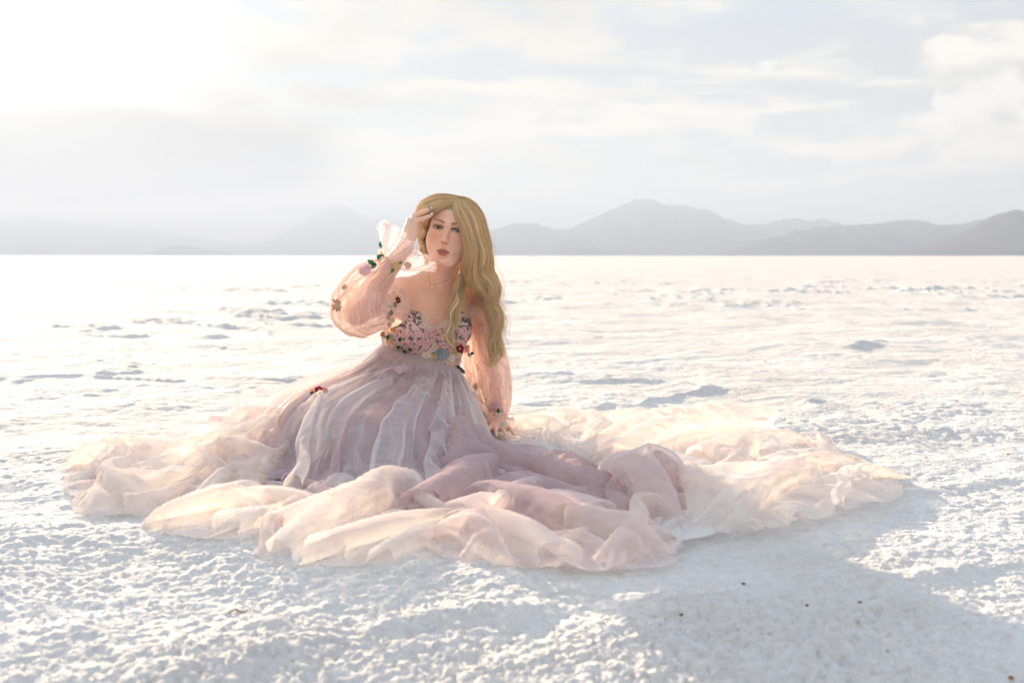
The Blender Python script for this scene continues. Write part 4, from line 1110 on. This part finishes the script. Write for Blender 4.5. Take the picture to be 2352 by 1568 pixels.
def hit(objs, px, py, fallback=3.6):
    """nearest garment surface under a measured spot: position and outward normal"""
    dx, dz = ray(px, py); o = Vector((0, 0, CAM_H)); d = Vector((dx, 1, dz)).normalized(); best = None
    for ob in objs:
        if ob.name not in _bvh:
            me = ob.data; _bvh[ob.name] = BVHTree.FromPolygons([v.co[:] for v in me.vertices], [p.vertices[:] for p in me.polygons])
        loc, n, i, dist = _bvh[ob.name].ray_cast(o, d)
        if loc is not None and (best is None or dist < best[2]): best = (loc, n, dist)
    if best is None: return P(px, py, fallback), np.array((0, -1, .1))
    n = np.array(best[1]); n = n if n @ np.array(d) < 0 else -n
    n = nrm(.5 * n + .5 * -np.array(d))
    return np.array(best[0]) + n * .003, n
_bvh = {}
def flower_mesh(r, petals, c_out, c_in, rng, cup=.35, rows=2, narrow=.9, c_mid=(.80, .62, .22)):
    V, F, C = [], [], []
    for row in range(rows):
        rr = r * (1 - .33 * row)
        for k in range(petals):
            a = 2 * math.pi * (k + .5 * row) / petals + rng.normal(0, .1); off = len(V)
            w = rr * narrow * math.pi / petals; L = rr * (.9 + .2 * rng.random())
            for i in range(5):
                t = i / 4; ww = w * math.sin(math.pi * (.12 + .80 * t)) ; z = L * (cup * (.35 + .5 * row) * t * t) + .15 * r * row
                for j in (-1, 0, 1):
                    x, y = L * t, ww * j
                    V.append((x * math.cos(a) - y * math.sin(a), x * math.sin(a) + y * math.cos(a), z + .18 * ww * abs(j) + rng.normal(0, r * .02)))
                    m = t; C.append(tuple(c_in[q] * (1 - m) + c_out[q] * m for q in range(3)) + (1,))
            for i in range(4):
                for j in range(2): F.append((off + i * 3 + j, off + i * 3 + j + 1, off + i * 3 + 4 + j, off + i * 3 + 3 + j))
    off = len(V)                                                # button at the centre
    for i in range(3):
        for j in range(8):
            t = i / 2 * math.pi / 2; a = j * math.pi / 4
            V.append((.2 * r * math.sin(t) * math.cos(a), .2 * r * math.sin(t) * math.sin(a), .18 * r * rows + .2 * r * math.cos(t))); C.append(c_mid + (1,))
    for i in range(2):
        for j in range(8): F.append((off + i * 8 + j, off + i * 8 + (j + 1) % 8, off + (i + 1) * 8 + (j + 1) % 8, off + (i + 1) * 8 + j))
    return V, F, C
def leaf_mesh(L, w, c, rng):
    V, F, C = [], [], []
    for i in range(7):
        t = i / 6; ww = w * math.sin(math.pi * t ** .85) + 1e-4
        for j in (-1, 0, 1):
            V.append((L * t, ww * j, .12 * L * math.sin(3 * t) + .35 * ww * abs(j))); k = (.7 if j == 0 else 1.0) * (.85 + .3 * t); C.append(tuple(q * k for q in c) + (1,))
    for i in range(6):
        for j in range(2): F.append((i * 3 + j, i * 3 + j + 1, i * 3 + 4 + j, i * 3 + 3 + j))
    return V, F, C
def lace_mesh(r, c, c2, rng):
    """a lacy medallion: little domes packed on a scalloped disc"""
    V, F, C = [], [], []
    n = 26
    for i in range(4):
        for j in range(n):
            a = 2 * math.pi * j / n; q = r * i / 3 * (1 + (.08 * math.cos(a * 9) if i == 3 else 0)); V.append((q * math.cos(a), q * math.sin(a), .08 * r * (1 - (i / 3) ** 2))); C.append(c + (1,))
    for i in range(3):
        for j in range(n): F.append((i * n + j, i * n + (j + 1) % n, (i + 1) * n + (j + 1) % n, (i + 1) * n + j))
    for k in range(22):
        q = r * .86 * math.sqrt((k + .5) / 22); a = k * 2.39996; s = r * .105; off = len(V)
        for i in range(3):
            for j in range(6):
                t = i / 2 * math.pi / 2; b = j * math.pi / 3
                V.append((q * math.cos(a) + s * math.sin(t) * math.cos(b), q * math.sin(a) + s * math.sin(t) * math.sin(b), .06 * r + s * .9 * math.cos(t))); C.append(c2 + (1,))
        for i in range(2):
            for j in range(6): F.append((off + i * 6 + j, off + i * 6 + (j + 1) % 6, off + (i + 1) * 6 + (j + 1) % 6, off + (i + 1) * 6 + j))
    return V, F, C
def place(name, vfc, pos, n, spin, parent, mat=None):
    V, F, C = vfc; n = nrm(n); x = nrm(np.cross((0, 0, 1) if abs(n[2]) < .9 else (1, 0, 0), n)); y = np.cross(n, x)
    c, s = math.cos(spin), math.sin(spin); M = np.array([x * c + y * s, -x * s + y * c, n])
    return mesh_obj(name, np.array(V) @ M + pos, F, mat or PETAL, parent, attrs={'tint': ('FLOAT_COLOR', np.array(C))})

WINE, PINK, ROSE, CREAM, WHITE, YEL, BLUE, LEAFC, PEACH, SAGE = (.20, .012, .025), (.80, .42, .44), (.82, .55, .52), (.84, .74, .58), (.86, .83, .80), (.80, .60, .20), (.28, .34, .40), (.03, .13, .075), (.80, .42, .30), (.30, .34, .17)
def build_appliques(gown, bodice, sleeves):
    rng = np.random.default_rng(3)
    sk = [o for o in gown.children if o.name.startswith('skirt_layer')]
    rs = [o for o in sleeves[0].children if o.name.startswith('sleeve_tulle')]; ls = [o for o in sleeves[1].children if o.name.startswith('sleeve_tulle')]
    cf = [o for o in sleeves[0].children if o.name.startswith('cuff')]
    def fl(objs, par, px, py, r, co, ci, pet=6, rows=2, **k):
        p, n = hit(objs, px, py); return place('flower_applique', flower_mesh(r, pet, co, ci, rng, rows=rows, **k), p, n, rng.random() * 6, par)
    def lf(objs, par, px, py, L, ang, c=LEAFC, w=.30):
        p, n = hit(objs, px, py); return place('leaf_applique', leaf_mesh(L, L * w, c, rng), p + n * .003, n, ang, par)
    def lc(objs, par, px, py, r, c, c2):
        p, n = hit(objs, px, py); return place('lace_applique', lace_mesh(r, c, c2, rng), p + n * .002, n, rng.random() * 6, par)
    R, Lr = sleeves
    fl(rs, R, 776, 701, .021, WINE, CREAM, 8, 1, narrow=.6); lc(rs, R, 838, 620, .019, (.72, .48, .54), (.84, .64, .68))
    lf(rs, R, 858, 606, .026, 2.6); lf(rs, R, 862, 602, .026, 4.2); lf(rs, R, 866, 598, .022, 1.0); lf(rs, R, 850, 612, .020, 3.4, SAGE)
    fl(rs, R, 878, 590, .012, WINE, WINE, 5, 2); fl(rs, R, 876, 580, .011, WHITE, CREAM, 5, 1); lf(cf, R, 876, 570, .022, 1.7); lf(rs, R, 868, 594, .018, 5.2, SAGE)
    fl(rs + cf, R, 911, 608, .013, YEL, CREAM, 6, 2); lf(rs + cf, R, 905, 618, .018, 4.0, (.16, .30, .07)); lf(rs + cf, R, 917, 604, .014, .4, (.16, .30, .07))
    fl(cf, R, 938, 610, .013, PEACH, CREAM, 5, 1); fl(rs, R, 790, 660, .011, CREAM, PEACH, 5, 1)
    for px, py, c in ((905, 672, CREAM), (910, 684, YEL), (913, 690, WINE), (904, 700, SAGE), (897, 706, CREAM), (896, 718, (.22, .24, .17)), (890, 728, PEACH), (900, 735, CREAM), (893, 745, ROSE)):
        fl(rs, R, px, py, .010, c, tuple(.7 * q for q in c), 5, 1)
    Bo = [bodice]
    fl(Bo, bodice, 903, 757, .013, YEL, PEACH, 5, 2); lf(Bo, bodice, 896, 768, .020, 4.4); fl(Bo, bodice, 903, 744, .010, PEACH, ROSE, 5, 1); fl(Bo, bodice, 893, 783, .014, CREAM, YEL, 6, 1); fl(Bo, bodice, 881, 768, .012, PEACH, WINE, 5, 1)
    for px, py, a in ((918, 783, 1.2), (912, 797, .4), (925, 802, 5.8), (947, 802, 2.8)): lf(Bo, bodice, px, py, .018, a)
    allb = Bo + sk
    fl(allb, bodice, 979, 815, .014, WHITE, CREAM, 5, 2); lf(allb, bodice, 991, 811, .014, .3, (.30, .40, .15)); fl(allb, bodice, 995, 816, .007, YEL, YEL, 5, 1)
    lc(allb, bodice, 1016, 813, .020, BLUE, (.80, .82, .84)); lc(allb, bodice, 1008, 807, .012, BLUE, (.34, .44, .54)); fl(allb, bodice, 1036, 823, .012, WHITE, CREAM, 5, 2); fl(allb, bodice, 1048, 828, .012, PEACH, ROSE, 5, 1)
    for px, py, a in ((1046, 838, 5.6), (1053, 842, 5.2), (1059, 847, 5.4)): lf(allb, bodice, px, py, .020, a, (.05, .10, .07))
    fl(Bo, bodice, 1046, 806, .011, SAGE, YEL, 5, 1); fl(Bo, bodice, 1044, 790, .011, YEL, SAGE, 5, 1)
    fl(ls, Lr, 1069, 799, .020, ROSE, PINK, 6, 3, cup=.6); fl(ls, Lr, 1057, 801, .014, WINE, WINE, 5, 1); lf(ls, Lr, 1074, 810, .018, 5.5); lf(ls, Lr, 1080, 812, .018, .2); lf(ls, Lr, 1127, 816, .018, 1.2)
    fl(ls, Lr, 1091, 888, .012, ROSE, CREAM, 5, 2); lf(ls, Lr, 1088, 897, .012, 4.6)
    lc(ls, Lr, 1132, 930, .014, (.78, .56, .56), (.84, .66, .66)); lc(ls, Lr, 1143, 933, .014, (.80, .52, .54), (.86, .64, .64)); lf(ls, Lr, 1143, 949, .018, 1.4); fl(ls, Lr, 1151, 958, .013, CREAM, YEL, 5, 2); fl(ls, Lr, 1153, 974, .012, WHITE, ROSE, 5, 2); lf(ls, Lr, 1148, 950, .016, .6, (.35, .42, .10)); fl(ls, Lr, 1134, 958, .012, SAGE, (.5, .55, .4), 5, 1)
    g0 = sk[-1]
    fl(sk, g0, 733, 897, .014, WINE, (.30, .02, .04), 5, 1); fl(sk, g0, 717, 899, .012, ROSE, PEACH, 5, 1); lf(sk, g0, 722, 903, .016, 3.6); fl(sk, g0, 745, 898, .011, WINE, ROSE, 5, 1); fl(sk, g0, 735, 904, .010, WHITE, CREAM, 5, 1)
    lc(sk, g0, 915, 850, .013, (.72, .54, .58), (.76, .60, .63)); lc(sk, g0, 927, 847, .012, (.72, .54, .58), (.76, .60, .63))

def build_jewellery(person):
    body = [bpy.data.objects['body']]
    pts = [(985, 612), (984, 628), (985, 642), (988, 651), (992, 655), (1000, 653), (1014, 648), (1032, 641), (1046, 632)]
    q = np.array([hit(body, x, y)[0] for x, y in pts]); c = catmull(q, 120)
    c = c + np.array((0, -.001, 0))
    tb = tube_base(c[::2], [.0007] * 4, 6, 120); C = np.ones((120 * 6, 4)); C[:, :3] = (.85, .60, .25)
    nu, nv = tb.shape[:2]
    ch = mesh_obj('necklace', np.swapaxes(tb, 0, 1).reshape(-1, 3), grid_faces(nv, nu, True), GOLD, person, attrs={'tint': ('FLOAT_COLOR', C)})
    p, n = hit(body, 992, 658)
    V, F = [], []
    for z in (0, .0016):
        for k in range(10):
            r = .0068 if k % 2 == 0 else .0029; a = math.pi / 2 + k * math.pi / 5; V.append((r * math.cos(a), r * math.sin(a), z))
    F = [tuple(range(10, 20)), tuple(range(9, -1, -1))] + [(k, (k + 1) % 10, 10 + (k + 1) % 10, 10 + k) for k in range(10)]
    C = [(.90, .68, .32, 1)] * 20
    o = place('star_pendant', (V, F, C), p, n, .3, ch, GOLD); o.data.polygons.foreach_set('use_smooth', np.zeros(len(o.data.polygons), dtype=bool))
    # pale nails on the raised fingers
    nm = cloth_mat('nail_varnish', (.86, .80, .82), .15)
    for (px, py, Y), dr in (((988, 494, 3.578), P(991, 493, 3.588) - P(980, 499, 3.568)), ((987.5, 480, 3.592), P(990, 480, 3.604) - P(981, 483, 3.583))):
        c = P(px, py, Y); d = nrm(dr); n = nrm(np.array((0, -.75, .55)) - d * (np.array((0, -.75, .55)) @ d)); s = np.cross(d, n)
        V, F = [], []
        for i in range(8):
            t = i / 7; w = .0040 * math.sin(math.pi * (.28 + .60 * t)) ** .7
            for j in (-1, -.5, 0, .5, 1): V.append(c + d * (.0120 * t - .001) + s * w * j + n * (.0062 - .0032 * j * j - .001 * t))
        F = grid_faces(8, 5)
        mesh_obj('fingernail', V, F, nm, body[0])

bodice = build_bodice(gown)
sleeves = build_sleeves(gown)
build_appliques(gown, bodice, sleeves)
build_jewellery(person)
print('t gown', time.time() - _t)

# ------------------------------------------------------------------ wind-blown scraps on the salt
def build_scraps():
    m = attr_mat('dry_leaf', .8, .25)
    rng = np.random.default_rng(12)
    items = [  # spot, size, colour, kind, label
        ((108, 857), .055, (.20, .13, .04), 'leaf', 'curled brown leaf on the salt rim at far left'),
        ((2312, 1043), .034, (.14, .09, .04), 'leaf', 'dark brown leaf lying at the right edge beyond the train'),
        ((1490, 916), .020, (.42, .27, .05), 'leaf', 'small ochre leaf standing on the salt behind the right train'),
        ((2176, 936), .024, (.30, .19, .07), 'leaf', 'tan leaf flake far out right of the train'),
        ((525, 1412), .024, (.38, .28, .14), 'twig', 'tan twig scrap in the left foreground'),
        ((1565, 1412), .007, (.12, .10, .06), 'crumb', 'black crumb inside the shadow below the ruffles'),
        ((2040, 1497), .007, (.12, .10, .08), 'crumb', 'dark crumb at the right edge of the long shadow'),
        ((1741, 1508), .008, (.28, .09, .04), 'crumb', 'reddish crumb low in the middle of the long shadow'),
        ((2322, 1556), .008, (.42, .14, .05), 'crumb', 'rust-coloured crumb in the bottom right corner'),
        ((1976, 1383), .007, (.36, .13, .06), 'crumb', 'rusty speck on the sunlit salt right of the shadow'),
        ((1854, 1391), .006, (.06, .05, .04), 'crumb', 'tiny black speck between the shadow and the rusty speck'),
        ((1708, 1341), .007, (.06, .05, .04), 'crumb', 'tiny black speck near the right train hem'),
        ((1755, 830), .035, (.30, .20, .09), 'leaf', 'thin tan leaf far back on the right of the plain'),
        ((30, 1128), .011, (.10, .08, .05), 'crumb', 'dark crumb at the left edge beside the train')]
    for (px, py), s, c, kind, label in items:
        g = G(px, py); z = float(ground_height(np.array([g[0]]), np.array([g[1]]))[0]); g = G(px, py, z)
        if kind == 'leaf':
            V, F, C = leaf_mesh(s, s * .28, c, rng); V = np.array(V); V[:, 2] += .18 * s * (V[:, 0] / s) ** 2
            o = place('dry_leaf', (V.tolist(), F, C), np.zeros(3), np.array((rng.normal(0, .12), -.16, 1)), rng.uniform(-.5, .5), None, m)
        elif kind == 'twig':
            b = np.concatenate([tube_base([(0, 0, .004), (.012, .004, .010), (.030, 0, .006), (.044, -.008, .014)], [.0022, .0018, .001], 6, 10)]); V = np.swapaxes(b, 0, 1).reshape(-1, 3)
            o = mesh_obj('dry_twig', V * s / .03, grid_faces(10, 6, True), m, attrs={'tint': ('FLOAT_COLOR', np.tile(np.array(c + (1,)), (60, 1)))})
        else:
            bm = bmesh.new(); bmesh.ops.create_icosphere(bm, subdivisions=2, radius=s / 2)
            for v in bm.verts: v.co *= 1 + .35 * (rng.random() - .5); v.co.z *= .6
            me = bpy.data.meshes.new('crumb'); bm.to_mesh(me); bm.free(); me.materials.append(m)
            at = me.attributes.new('tint', 'FLOAT_COLOR', 'POINT'); at.data.foreach_set('color', np.tile(np.array(c + (1,), np.float32), len(me.vertices)))
            o = bpy.data.objects.new('bark_crumb', me); col.objects.link(o)
        o.location = tuple(g + np.array((0, 0, .001)))
        tag(o, label, 'twig' if kind == 'twig' else ('leaf' if kind == 'leaf' else 'debris'), 'wind-blown scraps on the salt')
build_scraps()

# stand the figure's root at her seat; the parts keep their places
person.location = (float(PELV[0]), float(PELV[1]), 0.0)
for c in person.children: c.matrix_parent_inverse = Matrix.Translation(-person.location)
